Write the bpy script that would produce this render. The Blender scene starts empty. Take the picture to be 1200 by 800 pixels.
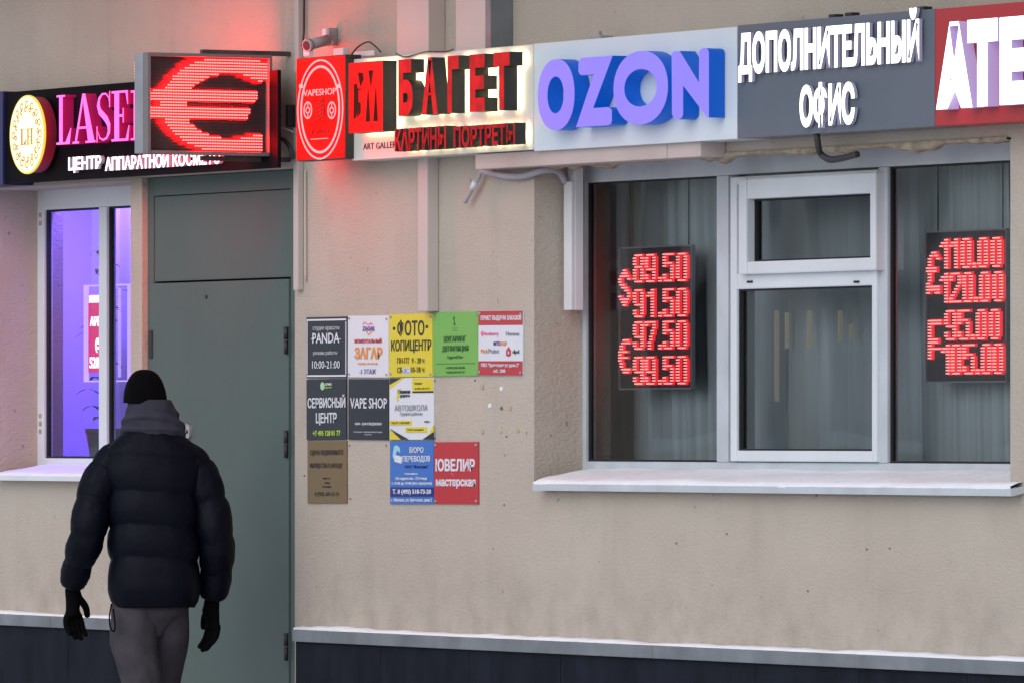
import bpy, bmesh, math, random
from mathutils import Vector, Matrix, noise
from mathutils.geometry import tessellate_polygon
PI = math.pi
random.seed(7)
S = bpy.context.scene
COL = S.collection

# ------------------------------------------------------------------ camera, sky, sun, exposure
TH = math.radians(61.0)            # angle between the optical axis and the wall's normal
F, DIST, EYE, HOR = 9774.0, 13.87, 1.52, 508.0
CX = DIST * math.tan(TH)           # wall point in the middle of the picture is x = 0
cam = bpy.data.cameras.new('camera'); camo = bpy.data.objects.new('camera', cam); COL.objects.link(camo)
cam.sensor_width = 36; cam.lens = F / 1200 * 36
cam.shift_y = (HOR - 400) / 1200
cam.clip_start = 0.5; cam.clip_end = 3000
camo.location = (CX, -DIST, EYE); camo.rotation_euler = (PI / 2, 0, TH)
S.camera = camo

w = bpy.data.worlds.new('World'); S.world = w; w.use_nodes = True
wn = w.node_tree
bg = wn.nodes['Background']
sky = wn.nodes.new('ShaderNodeTexSky'); sky.sky_type = 'NISHITA'; sky.sun_disc = False
SUN_EL, SUN_ROT = math.radians(36), math.radians(150)
sky.sun_elevation = SUN_EL; sky.sun_rotation = SUN_ROT
sky.air_density = 1.0; sky.dust_density = 1.0; sky.ozone_density = 2.0
hs = wn.nodes.new('ShaderNodeHueSaturation'); hs.inputs['Saturation'].default_value = 0.5   # overcast: greyed sky
wn.links.new(sky.outputs[0], hs.inputs['Color']); wn.links.new(hs.outputs[0], bg.inputs['Color'])
bg.inputs['Strength'].default_value = 0.15
sl = bpy.data.lights.new('sun', 'SUN'); sl.energy = 1.05; sl.angle = math.radians(60); sl.color = (1.0, 0.985, 0.97)
so = bpy.data.objects.new('sun', sl); COL.objects.link(so)
# nishita: rotation 0 = +Y, clockwise
sd = Vector((math.sin(SUN_ROT) * math.cos(SUN_EL), math.cos(SUN_ROT) * math.cos(SUN_EL), math.sin(SUN_EL)))
so.rotation_euler = (-sd).to_track_quat('-Z', 'Y').to_euler()
S.view_settings.view_transform = 'Standard'; S.view_settings.look = 'None'
S.view_settings.gamma = 1.0; S.view_settings.use_curve_mapping = False
S.view_settings.exposure = 0.12
S.render.engine = 'CYCLES'
S.cycles.use_denoising = True
S.cycles.max_bounces = 8; S.cycles.transparent_max_bounces = 16
S.cycles.caustics_reflective = False; S.cycles.caustics_refractive = False
S.cycles.sample_clamp_indirect = 4.0

# ------------------------------------------------------------------ photograph measurements -> metres on a plane y = const
def _t(px, y): return (DIST + y) / (math.cos(TH) + (px - 600) / F * math.sin(TH))
def X(px, y=0.0):
    t = _t(px, y); return CX + t * (-math.sin(TH) + (px - 600) / F * math.cos(TH))
def Z(px, py, y=0.0): return EYE + (HOR - py) / F * _t(px, y)
def P(px, py, y=0.0): return Vector((X(px, y), y, Z(px, py, y)))

# ------------------------------------------------------------------ materials
def lin(c): return tuple(v / 12.92 if v <= .04045 else ((v + .055) / 1.055) ** 2.4 for v in c)
def _nt(name):
    m = bpy.data.materials.new(name); m.use_nodes = True
    return m, m.node_tree, m.node_tree.nodes['Principled BSDF']
def mat(name, col, rough=.6, var=.12, scale=8.0, bump=0.0, bscale=60.0, metal=0.0, spec=.5, stretch=(1, 1, 1), coat=0.0, dist=.01):
    m, t, b = _nt(name)
    N, L = t.nodes, t.links
    tc = N.new('ShaderNodeTexCoord'); mp = N.new('ShaderNodeMapping'); mp.inputs['Scale'].default_value = stretch
    L.new(tc.outputs['Object'], mp.inputs['Vector'])
    nz = N.new('ShaderNodeTexNoise'); nz.inputs['Scale'].default_value = scale; nz.inputs['Detail'].default_value = 6
    L.new(mp.outputs[0], nz.inputs['Vector'])
    cr = N.new('ShaderNodeValToRGB')
    cr.color_ramp.elements[0].position = .3; cr.color_ramp.elements[1].position = .7
    cr.color_ramp.elements[0].color = tuple(c * (1 - var) for c in col) + (1,)
    cr.color_ramp.elements[1].color = tuple(min(1, c * (1 + var)) for c in col) + (1,)
    L.new(nz.outputs['Fac'], cr.inputs['Fac']); L.new(cr.outputs[0], b.inputs['Base Color'])
    b.inputs['Roughness'].default_value = rough; b.inputs['Metallic'].default_value = metal
    b.inputs['Specular IOR Level'].default_value = spec
    if coat: b.inputs['Coat Weight'].default_value = coat
    if bump:
        n2 = N.new('ShaderNodeTexNoise'); n2.inputs['Scale'].default_value = bscale; n2.inputs['Detail'].default_value = 4
        L.new(mp.outputs[0], n2.inputs['Vector'])
        bp = N.new('ShaderNodeBump'); bp.inputs['Strength'].default_value = bump; bp.inputs['Distance'].default_value = dist
        L.new(n2.outputs['Fac'], bp.inputs['Height']); L.new(bp.outputs[0], b.inputs['Normal'])
    return m
def glow(name, col, strength, base=(.3, .3, .3), var=.0, scale=6, rough=.4, sample=True):
    m, t, b = _nt(name)
    b.inputs['Base Color'].default_value = base + (1,); b.inputs['Roughness'].default_value = rough
    b.inputs['Specular IOR Level'].default_value = .15
    b.inputs['Emission Color'].default_value = col + (1,); b.inputs['Emission Strength'].default_value = strength
    if var:
        N, L = t.nodes, t.links
        tc = N.new('ShaderNodeTexCoord'); nz = N.new('ShaderNodeTexNoise'); nz.inputs['Scale'].default_value = scale
        L.new(tc.outputs['Object'], nz.inputs['Vector'])
        mr = N.new('ShaderNodeMapRange'); mr.inputs[1].default_value = .35; mr.inputs[2].default_value = .65
        mr.inputs[3].default_value = strength * (1 - var); mr.inputs[4].default_value = strength * (1 + var)
        L.new(nz.outputs['Fac'], mr.inputs[0]); L.new(mr.outputs[0], b.inputs['Emission Strength'])
    if not sample: m.cycles.emission_sampling = 'NONE'
    return m

def plaster():
    m, t, b = _nt('stucco')
    N, L = t.nodes, t.links
    tc = N.new('ShaderNodeTexCoord')
    def nz(scale, detail=5, stretch=None, rough=.55):
        n = N.new('ShaderNodeTexNoise'); n.inputs['Scale'].default_value = scale; n.inputs['Detail'].default_value = detail
        n.inputs['Roughness'].default_value = rough
        if stretch:
            mp = N.new('ShaderNodeMapping'); mp.inputs['Scale'].default_value = stretch
            L.new(tc.outputs['Object'], mp.inputs[0]); L.new(mp.outputs[0], n.inputs['Vector'])
        else: L.new(tc.outputs['Object'], n.inputs['Vector'])
        return n.outputs['Fac']
    def mix(f, a, bcol):
        mx = N.new('ShaderNodeMix'); mx.data_type = 'RGBA'
        L.new(f, mx.inputs['Factor'])
        if isinstance(a, tuple): mx.inputs['A'].default_value = a + (1,)
        else: L.new(a, mx.inputs['A'])
        mx.inputs['B'].default_value = bcol + (1,)
        return mx.outputs['Result']
    def rng(v, a, b_, lo=0., hi=1.):
        r = N.new('ShaderNodeMapRange'); r.inputs[1].default_value = a; r.inputs[2].default_value = b_
        r.inputs[3].default_value = lo; r.inputs[4].default_value = hi; L.new(v, r.inputs[0]); return r.outputs[0]
    c = mix(rng(nz(1.6), .38, .66), (.43, .379, .320), (.470, .417, .356))
    c = mix(rng(nz(5.5, 8, None, .7), .52, .78, 0, .42), c, (.345, .308, .27))          # blotches
    c = mix(rng(nz(2.2, 6, (2.6, 1, .28)), .56, .74, 0, .24), c, (.31, .275, .24))      # run-off streaks
    c = mix(rng(nz(26, 2), .728, .75, 0, .7), c, (.17, .145, .125))                      # chips and specks
    c = mix(rng(nz(3.3, 5), .66, .74, 0, .5), c, (.47, .45, .43))                        # pale patches
    sx = N.new('ShaderNodeSeparateXYZ'); L.new(tc.outputs['Object'], sx.inputs[0])
    # splash dirt above the plinth, broken up by noise
    add = N.new('ShaderNodeMath'); add.operation = 'MULTIPLY'
    L.new(rng(sx.outputs['Z'], 1.12, .82, 0, 1), add.inputs[0]); L.new(rng(nz(7, 7), .42, .7), add.inputs[1])
    c = mix(rng(add.outputs[0], 0, 1, 0, .6), c, (.27, .235, .2))
    L.new(c, b.inputs['Base Color'])
    b.inputs['Roughness'].default_value = .95; b.inputs['Specular IOR Level'].default_value = .2
    bp = N.new('ShaderNodeBump'); bp.inputs['Strength'].default_value = .42; bp.inputs['Distance'].default_value = .012
    ma = N.new('ShaderNodeMath'); ma.operation = 'ADD'
    L.new(nz(62, 4, (1, 1, 1.7)), ma.inputs[0]); L.new(rng(nz(9, 4), 0, 1, 0, .8), ma.inputs[1])
    L.new(ma.outputs[0], bp.inputs['Height']); L.new(bp.outputs[0], b.inputs['Normal'])
    return m

def glass_mat(name, tint, wave=.02):
    m = bpy.data.materials.new(name); m.use_nodes = True
    t = m.node_tree; N, L = t.nodes, t.links
    N.remove(N['Principled BSDF'])
    tr = N.new('ShaderNodeBsdfTransparent'); tr.inputs[0].default_value = tint + (1,)
    gl = N.new('ShaderNodeBsdfGlossy'); gl.inputs['Roughness'].default_value = .015; gl.inputs['Color'].default_value = (.9, .97, 1, 1)
    fr = N.new('ShaderNodeFresnel'); fr.inputs['IOR'].default_value = 1.62
    mx = N.new('ShaderNodeMixShader')
    tc = N.new('ShaderNodeTexCoord'); mp = N.new('ShaderNodeMapping'); mp.inputs['Scale'].default_value = (1.4, 1, .8)
    L.new(tc.outputs['Object'], mp.inputs[0])
    nz = N.new('ShaderNodeTexNoise'); nz.inputs['Scale'].default_value = 1.5; nz.inputs['Detail'].default_value = 0
    L.new(mp.outputs[0], nz.inputs['Vector'])
    bp = N.new('ShaderNodeBump'); bp.inputs['Strength'].default_value = 1.0; bp.inputs['Distance'].default_value = wave
    L.new(nz.outputs['Fac'], bp.inputs['Height']); L.new(bp.outputs[0], gl.inputs['Normal'])
    L.new(fr.outputs[0], mx.inputs[0]); L.new(tr.outputs[0], mx.inputs[1]); L.new(gl.outputs[0], mx.inputs[2])
    L.new(mx.outputs[0], N['Material Output'].inputs['Surface'])
    return m

M = {}
M['stucco'] = plaster()
M['slate'] = mat('slate_panel', (.0095, .012, .019), .8, .35, 6, .1, 40, stretch=(1.6, 1, .6), spec=.12)
M['flashing'] = mat('zinc_flashing', (.20, .22, .24), .5, .2, 7, .1, 30, metal=.35)
M['snow'] = mat('snow', (.78, .80, .84), .85, .04, 12, .5, 45)
M['pvc'] = mat('window_pvc', (.62, .66, .70), .4, .05, 4)
M['pvcgrey'] = mat('aged_pvc', (.46, .50, .54), .5, .10, 6)
M['door'] = mat('door_paint', (.072, .104, .096), .6, .06, 3, .10, 160, dist=.003)
M['black'] = mat('black_metal', (.018, .018, .02), .5, .2, 20)
M['darkgap'] = mat('rubber_seal', (.012, .014, .016), .8, .1)
M['steel'] = mat('chromed_steel', (.6, .6, .62), .3, .1, 10, metal=.9)
M['alu'] = mat('aluminium_frame', (.34, .35, .38), .45, .1, 10, metal=.4)
M['white'] = mat('white_plastic', (.66, .66, .69), .4, .06, 5)
M['greyplastic'] = mat('grey_plastic', (.34, .34, .36), .5, .1, 5)
M['duct'] = mat('painted_duct', (.50, .44, .41), .6, .06, 3, .05, 20)
M['lintel'] = mat('painted_lintel_cover', (.47, .40, .37), .6, .1, 4, .06, 25)
M['foam'] = mat('mounting_foam', (.36, .30, .22), .95, .35, 22, .8, 40)
M['room'] = mat('room_paint', (.16, .18, .18), .9, .1, 2)
M['blind'] = mat('blind_fabric', (.44, .465, .475), .9, .18, 9, .2, 90, stretch=(1, 1, .12))
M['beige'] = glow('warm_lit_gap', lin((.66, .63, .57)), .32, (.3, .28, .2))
M['glass'] = glass_mat('window_glass', (.82, .87, .89), .0035)
M['glassclear'] = glass_mat('clear_window_glass', (.93, .95, .97), .003)
M['screen'] = mat('led_panel_face', (.035, .03, .032), .45, .25, 30, .4, 1, stretch=(1, 1, 1))
M['plugdark'] = mat('old_dowel', (.16, .14, .12), .9, .2)
M['plugtan'] = mat('dowel_filler', (.42, .36, .24), .9, .2)
M['ground'] = mat('trampled_snow', (.66, .67, .70), .9, .25, .8, .5, 6)
M['whiteprint'] = mat('white_print', (.74, .75, .78), .5, .03)
M['cable'] = mat('black_cable', (.03, .028, .03), .6, .1)
M['greycable'] = mat('grey_corrugated_hose', (.36, .36, .40), .5, .1)

# ------------------------------------------------------------------ mesh helpers
def box(bm, x0, x1, y0, y1, z0, z1, mi=0, bev=0.0):
    vs = [bm.verts.new((x, y, z)) for x in (x0, x1) for y in (y0, y1) for z in (z0, z1)]
    fs = []
    for q in ((0, 1, 3, 2), (4, 6, 7, 5), (0, 4, 5, 1), (2, 3, 7, 6), (0, 2, 6, 4), (1, 5, 7, 3)):
        f = bm.faces.new([vs[i] for i in q]); f.material_index = mi; fs.append(f)
    if bev:
        es = {e for f in fs for e in f.edges}
        r = bmesh.ops.bevel(bm, geom=list(es), offset=bev, segments=2, affect='EDGES', profile=.6)
        for f in r['faces']: f.material_index = mi
    return vs
def pbox(bm, px0, px1, py0, py1, y0, y1, mi=0, bev=0.0):
    """a box on the plane y0 (its front) measured in photo pixels, reaching back to y1"""
    m = (px0 + px1) / 2
    box(bm, X(px0, y0), X(px1, y0), min(y0, y1), max(y0, y1), Z(m, py1, y0), Z(m, py0, y0), mi, bev)
def prism(bm, pts, y0, y1, mi=0, side=None, back=None):
    """closed outline (list of (x,z)), front at y0 (towards the street), back at y1"""
    side = mi if side is None else side; back = side if back is None else back
    area = sum(a[0] * b[1] - b[0] * a[1] for a, b in zip(pts, pts[1:] + pts[:1]))
    if area < 0: pts = pts[::-1]
    f = [bm.verts.new((p[0], y0, p[1])) for p in pts]; r = [bm.verts.new((p[0], y1, p[1])) for p in pts]
    n = len(pts)
    for tri in tessellate_polygon([[Vector((p[0], p[1], 0)) for p in pts]]):
        a, b, c = [pts[i] for i in tri]
        if (b[0] - a[0]) * (c[1] - a[1]) - (b[1] - a[1]) * (c[0] - a[0]) < 0: tri = tri[::-1]
        bm.faces.new([f[i] for i in tri]).material_index = mi
        bm.faces.new([r[i] for i in tri[::-1]]).material_index = back
    for i in range(n):
        q = bm.faces.new((f[i], r[i], r[(i + 1) % n], f[(i + 1) % n])); q.material_index = side
def pprism(bm, pxs, y0, y1, mi=0, side=None, back=None):
    prism(bm, [(X(a, y0), Z(a, b, y0)) for a, b in pxs], y0, y1, mi, side, back)
def ring(bm, outer, inner, y0, y1, mi=0, side=None):
    """ring between two outlines of equal length"""
    side = mi if side is None else side
    n = len(outer)
    o0 = [bm.verts.new((p[0], y0, p[1])) for p in outer]; i0 = [bm.verts.new((p[0], y0, p[1])) for p in inner]
    o1 = [bm.verts.new((p[0], y1, p[1])) for p in outer]; i1 = [bm.verts.new((p[0], y1, p[1])) for p in inner]
    for k in range(n):
        j = (k + 1) % n
        bm.faces.new((o0[k], o0[j], i0[j], i0[k])).material_index = mi
        bm.faces.new((o1[j], o1[k], i1[k], i1[j])).material_index = side
        bm.faces.new((o0[j], o0[k], o1[k], o1[j])).material_index = side
        bm.faces.new((i0[k], i0[j], i1[j], i1[k])).material_index = side
def ell(cx, cz, rx, rz, n=48, e=2.0):
    o = []
    for i in range(n):
        a = 2 * PI * i / n; c, s = math.cos(a), math.sin(a)
        o.append((cx + rx * math.copysign(abs(c) ** (2 / e), c), cz + rz * math.copysign(abs(s) ** (2 / e), s)))
    return o
def tube(bm, pts, r, n=10, mi=0, cap=True):
    """smooth tube through points (Catmull-Rom), radius number or list"""
    pts = [Vector(p) for p in pts]
    P2, R2 = [], []
    rr = r if isinstance(r, (list, tuple)) else [r] * len(pts)
    if len(pts) > 2:
        for i in range(len(pts) - 1):
            p0, p1, p2, p3 = pts[max(i - 1, 0)], pts[i], pts[i + 1], pts[min(i + 2, len(pts) - 1)]
            for k in range(6):
                u = k / 6
                P2.append(.5 * ((2 * p1) + (p2 - p0) * u + (2 * p0 - 5 * p1 + 4 * p2 - p3) * u * u + (3 * p1 - p0 - 3 * p2 + p3) * u ** 3))
                R2.append(rr[i] * (1 - u) + rr[i + 1] * u)
        P2.append(pts[-1]); R2.append(rr[-1])
    else: P2, R2 = pts, rr
    rings = []; up = None
    for i, p in enumerate(P2):
        d = (P2[min(i + 1, len(P2) - 1)] - P2[max(i - 1, 0)]).normalized()
        if up is None: up = d.orthogonal().normalized()
        up = (up - d * up.dot(d)).normalized(); s = d.cross(up)
        rings.append([bm.verts.new(p + R2[i] * (up * math.cos(2 * PI * k / n) + s * math.sin(2 * PI * k / n))) for k in range(n)])
    for a, b in zip(rings, rings[1:]):
        for k in range(n):
            f = bm.faces.new((a[k], a[(k + 1) % n], b[(k + 1) % n], b[k])); f.material_index = mi; f.smooth = True
    if cap:
        bm.faces.new(rings[0][::-1]).material_index = mi; bm.faces.new(rings[-1]).material_index = mi
_tc = {}
def _glyphs(s, bold, res):
    k = (s, bold, res)
    if k not in _tc:
        cu = bpy.data.curves.new('lettering_outline', 'FONT'); cu.body = s; cu.offset = bold; cu.extrude = .5; cu.resolution_u = res
        o = bpy.data.objects.new('lettering_outline', cu); COL.objects.link(o)
        bpy.context.view_layer.update()
        me = bpy.data.meshes.new_from_object(o.evaluated_get(bpy.context.evaluated_depsgraph_get()))
        V = [v.co.copy() for v in me.vertices]; Fc = [tuple(p.vertices) for p in me.polygons]
        NZ = [p.normal.z for p in me.polygons]
        bpy.data.objects.remove(o); bpy.data.curves.remove(cu); bpy.data.meshes.remove(me)
        _tc[k] = (V, Fc, NZ)
    return _tc[k]
def text(bm, s, x0, x1, z0, z1, y0, y1, mi=0, side=None, back=None, bold=.0, res=3, slant=0.0):
    """writing fitted into a rectangle; front at y0, back at y1"""
    side = mi if side is None else side; back = side if back is None else back
    V, Fc, NZ = _glyphs(s, bold, res)
    a0, a1 = min(v.x for v in V), max(v.x for v in V); b0, b1 = min(v.y for v in V), max(v.y for v in V)
    c0, c1 = min(v.z for v in V), max(v.z for v in V)
    vs = []
    for v in V:
        u = (v.x - a0) / (a1 - a0); q = (v.y - b0) / (b1 - b0); f = (v.z - c0) / (c1 - c0)
        vs.append(bm.verts.new((x0 + (x1 - x0) * u + slant * q * (z1 - z0), y1 + (y0 - y1) * f, z0 + (z1 - z0) * q)))
    for p, nz in zip(Fc, NZ):
        if len(set(p)) < 3: continue
        try: f = bm.faces.new([vs[i] for i in p])
        except ValueError: continue
        f.material_index = mi if nz > .7 else (back if nz < -.7 else side)
def ptext(bm, s, px0, px1, py0, py1, y0, y1=None, mi=0, **k):
    y1 = y0 + .0012 if y1 is None else y1
    m = (px0 + px1) / 2
    text(bm, s, X(px0, y0), X(px1, y0), Z(m, py1, y0), Z(m, py0, y0), y0, y1, mi, **k)

def thing(name, label, cat, loc=(0, 0, 0), group=None, kind=None):
    o = bpy.data.objects.new(name, None); COL.objects.link(o); o.empty_display_size = .1
    o.location = loc; o['label'] = label; o['category'] = cat
    if group: o['group'] = group
    if kind: o['kind'] = kind
    return o
def wloc(o):
    v = Vector((0, 0, 0))
    while o is not None: v += o.location; o = o.parent
    return v
def obj(name, bm, mats, parent=None, smooth=False, label=None, origin=None, recalc=False):
    me = bpy.data.meshes.new(name)
    off = wloc(parent) if parent else Vector(origin or (0, 0, 0))
    if off.length: bmesh.ops.translate(bm, verts=bm.verts, vec=-off)
    if recalc: bmesh.ops.recalc_face_normals(bm, faces=bm.faces)
    if smooth:
        for f in bm.faces: f.smooth = True
    bm.to_mesh(me); bm.free()
    for m in (mats if isinstance(mats, (list, tuple)) else [mats]): me.materials.append(M[m] if isinstance(m, str) else m)
    o = bpy.data.objects.new(name, me); COL.objects.link(o)
    if parent: o.parent = parent
    else: o.location = off
    if label: o['label'] = label
    return o
def tag(o, label, cat, group=None, kind=None):
    o['label'] = label; o['category'] = cat
    if group: o['group'] = group
    if kind: o['kind'] = kind
    return o
NB = bmesh.new

# ------------------------------------------------------------------ ground
bm = NB(); box(bm, -400, 400, -400, 400, -.3, 0)
g = obj('ground', bm, 'ground'); g['kind'] = 'structure'

# ------------------------------------------------------------------ the building
bld = thing('building', 'beige stucco facade with dark plinth carrying all the lit shop signs', 'building', (X(345), 0, 0))
RD = .19                                      # how deep the windows sit
LW = (X(-8), X(153), Z(80, 561), Z(60, 219))                 # left opening x0,x1,z0,z1
RW = (X(626), X(1184), Z(900, 577), Z(1020, 171))
DR = (X(166.5), X(345.5), 0.0, Z(255, 203))
WX0, WX1, WZ1 = X(-300), X(1560), 6.5
xs = sorted({WX0, WX1, LW[0], LW[1], RW[0], RW[1], DR[0], DR[1]})
zs = sorted({0, WZ1, LW[2], LW[3], RW[2], RW[3], DR[3]})
def inside(x, z):
    return any(a < x < b and c < z < d for a, b, c, d in (LW, RW, DR))
bm = NB()
for a, b in zip(xs, xs[1:]):
    for c, d in zip(zs, zs[1:]):
        if inside((a + b) / 2, (c + d) / 2): continue
        bm.faces.new([bm.verts.new(p) for p in ((a, 0, c), (b, 0, c), (b, 0, d), (a, 0, d))])
for (a, b, c, d), dep in ((LW, .30), (RW, .30), (DR, .10)):
    q = [((a, 0, c), (a, 0, d), (a, dep, d), (a, dep, c)), ((b, 0, c), (b, dep, c), (b, dep, d), (b, 0, d)),
         ((a, 0, d), (b, 0, d), (b, dep, d), (a, dep, d))]
    if c > 0: q.append(((a, 0, c), (a, dep, c), (b, dep, c), (b, 0, c)))
    for f in q: bm.faces.new([bm.verts.new(p) for p in f])
bmesh.ops.remove_doubles(bm, verts=bm.verts, dist=1e-4)
bmesh.ops.recalc_face_normals(bm, faces=bm.faces)
es = [e for e in bm.edges if len(e.link_faces) == 2 and e.calc_face_angle(0) > .8 and all(abs(v.co.y) < 1e-4 for v in e.verts)]
bmesh.ops.bevel(bm, geom=es, offset=.008, segments=2, affect='EDGES', profile=.6)
obj('wall', bm, 'stucco', bld)
# roof slab and side returns close the volume
bm = NB(); box(bm, WX0, WX1, .02, 6, WZ1, WZ1 + .2); obj('roof_slab', bm, 'stucco', bld)
bm = NB(); box(bm, WX0, WX1, -.80, -.002, 3.60, 3.80, 0, .01); obj('cornice', bm, 'stucco', bld)  # unseen ledge, added to shade the upper wall
# plinths with flashing and a line of snow
for nm, x0, x1, pxr in (('right', X(346.5, -.03), WX1, 800), ('left', WX0, X(165.5, -.03), 60)):
    zt = Z(pxr, 772.3 if nm == 'right' else 734.5, -.03)
    bm = NB()
    n = max(1, round((x1 - x0) / .62)); st = (x1 - x0) / n
    for i in range(n):
        box(bm, x0 + i * st + .0015, x0 + (i + 1) * st - .0015, -.030 - random.random() * .0012, -.004, 0, zt + .01)
    pl = obj('plinth', bm, 'slate', bld)
    zc = zt + .042
    bm = NB(); n = 5; st = (x1 - x0) / n
    for i in range(n): box(bm, x0 + i * st, x0 + (i + 1) * st - .002, -.045 - (i % 2) * .001, -.001, zt, zc, 0, .003)
    fl = obj('flashing', bm, 'flashing', bld)
    bm = NB(); n = int((x1 - x0) / .022); prev = None
    for i in range(n + 1):
        x = x0 + (x1 - x0) * i / n
        h = .010 + .006 * noise.noise((x * 1.3, 3, 0)) + .004 * noise.noise((x * 3.6, 8, 0)) + .0025 * noise.noise((x * 11, 0, 0)); h = max(h, .004)
        d = -.040 + .009 * noise.noise((x * 9, 5, 0))
        r = [bm.verts.new(p) for p in ((x, d, zc + .001), (x, d, zc + h * .7), (x, d + .012, zc + h), (x, -.001, zc + h * 1.25))]
        if prev:
            for k in range(3): bm.faces.new((prev[k], r[k], r[k + 1], prev[k + 1]))
        prev = r
    obj('snow', bm, 'snow', fl, smooth=True)

# ---- the house across the street, mirrored in the panes
M['farwall'] = mat('far_plaster', (.72, .68, .60), .9, .08, 1)
M['farglass'] = mat('far_dark_glass', (.04, .045, .05), .3, .1, 1)
t = thing('opposite_house', 'pale house across the street, mirrored faintly in the wide window', 'house', (-46, -30, 0))
bm = NB(); box(bm, -66, -30, -38, -30, 0, 7.5); obj('wall', bm, 'farwall', t)
for i in range(9):
    x = -64 + i * 3.9
    bm = NB(); box(bm, x, x + 1.9, -30, -29.94, 1.5, 4.2); wo = obj('window', bm, 'farglass', t)
    bm = NB(); box(bm, x - .1, x + 2.0, -30, -29.85, 1.36, 1.5); obj('sill', bm, 'snow', wo)
bm = NB(); rings = []
for i in range(61):
    x = -70 + i * .75; h_ = 1.0 + .7 * noise.noise((x * .35, 0, 3)); prev_ = rings[-1] if rings else None
    row = [bm.verts.new((x, -22 + 2.2 * math.cos(PI * k / 8) + .3 * noise.noise((x, k, 0)), max(0, h_ * math.sin(PI * k / 8)))) for k in range(9)]
    if prev_:
        for k in range(8): bm.faces.new((prev_[k], prev_[k + 1], row[k + 1], row[k]))
    rings.append(row)
o_ = obj('snow_bank', bm, 'snow', None, smooth=True, recalc=True); tag(o_, 'long heap of cleared snow along the far kerb', 'snow', kind='stuff')

# ---- rooms behind the windows
def room(x0, x1, z0, z1, y0, y1, m):
    bm = NB()
    v = lambda *p: bm.verts.new(p)
    for q in (((x0, y1, z0), (x0, y1, z1), (x1, y1, z1), (x1, y1, z0)), ((x0, y0, z0), (x0, y0, z1), (x0, y1, z1), (x0, y1, z0)),
              ((x1, y0, z0), (x1, y1, z0), (x1, y1, z1), (x1, y0, z1)), ((x0, y0, z0), (x0, y1, z0), (x1, y1, z0), (x1, y0, z0)),
              ((x0, y0, z1), (x1, y0, z1), (x1, y1, z1), (x0, y1, z1))):
        bm.faces.new([v(*p) for p in q])
    obj('room', bm, m, bld)
M['violetroom'] = mat('salon_paint', (.55, .52, .6), .9, .05, 2)
room(LW[0] - .8, LW[1] + .1, LW[2] - .5, LW[3] + .25, .31, 2.4, 'violetroom')
room(RW[0] - .9, RW[1] + .6, RW[2] - .5, RW[3] + .25, .31, 2.8, 'room')

# ---- big window (three lights, the middle one with an opening vent)
yF = RD
def frame_rect(bm, px0, px1, pyt, pyb, t0, t1, tt, tb, y0, y1, mi=0, bev=.004):
    """rectangular frame; outer px rect, member widths in metres (left,right,top,bottom)"""
    m = (px0 + px1) / 2
    a, b, c, d = X(px0, y0), X(px1, y0), Z(m, pyb, y0), Z(m, pyt, y0)
    box(bm, a, a + t0, y0, y1, c, d, mi, bev); box(bm, b - t1, b, y0, y1, c, d, mi, bev)
    box(bm, a + t0, b - t1, y0 + .002, y1, d - tt, d, mi, bev); box(bm, a + t0, b - t1, y0 + .002, y1, c, c + tb, mi, bev)
    return a + t0, b - t1, c + tb, d - tt
def pane(x0, x1, z0, z1, y, m, parent):
    bm = NB(); bm.faces.new([bm.verts.new(p) for p in ((x0, y, z0), (x1, y, z0), (x1, y, z1), (x0, y, z1))])
    return obj('pane', bm, m, parent)
wx0, wx1 = X(680.5, yF), X(1196, yF)
wz0, wz1 = Z(930, 555, yF), RW[3] + .02
gz0, gz1 = Z(930, 541.5, yF), Z(930, 201.4, yF)
bm = NB()
J = [X(686, yF), X(839.5, yF), X(853, yF), X(1029, yF), X(1039.5, yF), X(1190, yF)]
box(bm, wx0, J[0], yF, yF + .042, wz0, wz1, 0, .004)
box(bm, J[1], J[2], yF, yF + .042, gz0, gz1, 0, .004); box(bm, J[3], J[4], yF, yF + .042, gz0, gz1, 0, .004)
box(bm, J[5], wx1, yF, yF + .042, wz0, wz1, 0, .004)
box(bm, J[0], J[5], yF + .001, yF + .042, gz1, wz1, 0, .004); box(bm, J[0], J[5], yF + .001, yF + .042, wz0, gz0, 0, .004)
win = obj('window', bm, 'pvcgrey', bld, label='wide three part window with red rate displays')
# dark gaskets and panes of the fixed lights
def gasket(x0, x1, z0, z1, y0, y1, parent, g_=.007):
    bm = NB()
    box(bm, x0, x0 + g_, y0, y1, z0, z1); box(bm, x1 - g_, x1, y0, y1, z0, z1)
    box(bm, x0 + g_ * .99, x1 - g_ * .99, y0 + .001, y1, z0, z0 + g_); box(bm, x0 + g_ * .99, x1 - g_ * .99, y0 + .001, y1, z1 - g_, z1)
    obj('gasket', bm, 'darkgap', parent)
for a, b in ((J[0], J[1]), (J[4], J[5])): gasket(a, b, gz0, gz1, yF + .012, yF + .03, win)
pane(J[0], J[1], gz0, gz1, yF + .02, 'glass', win); pane(J[4], J[5], gz0, gz1, yF + .02, 'glass', win)
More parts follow.
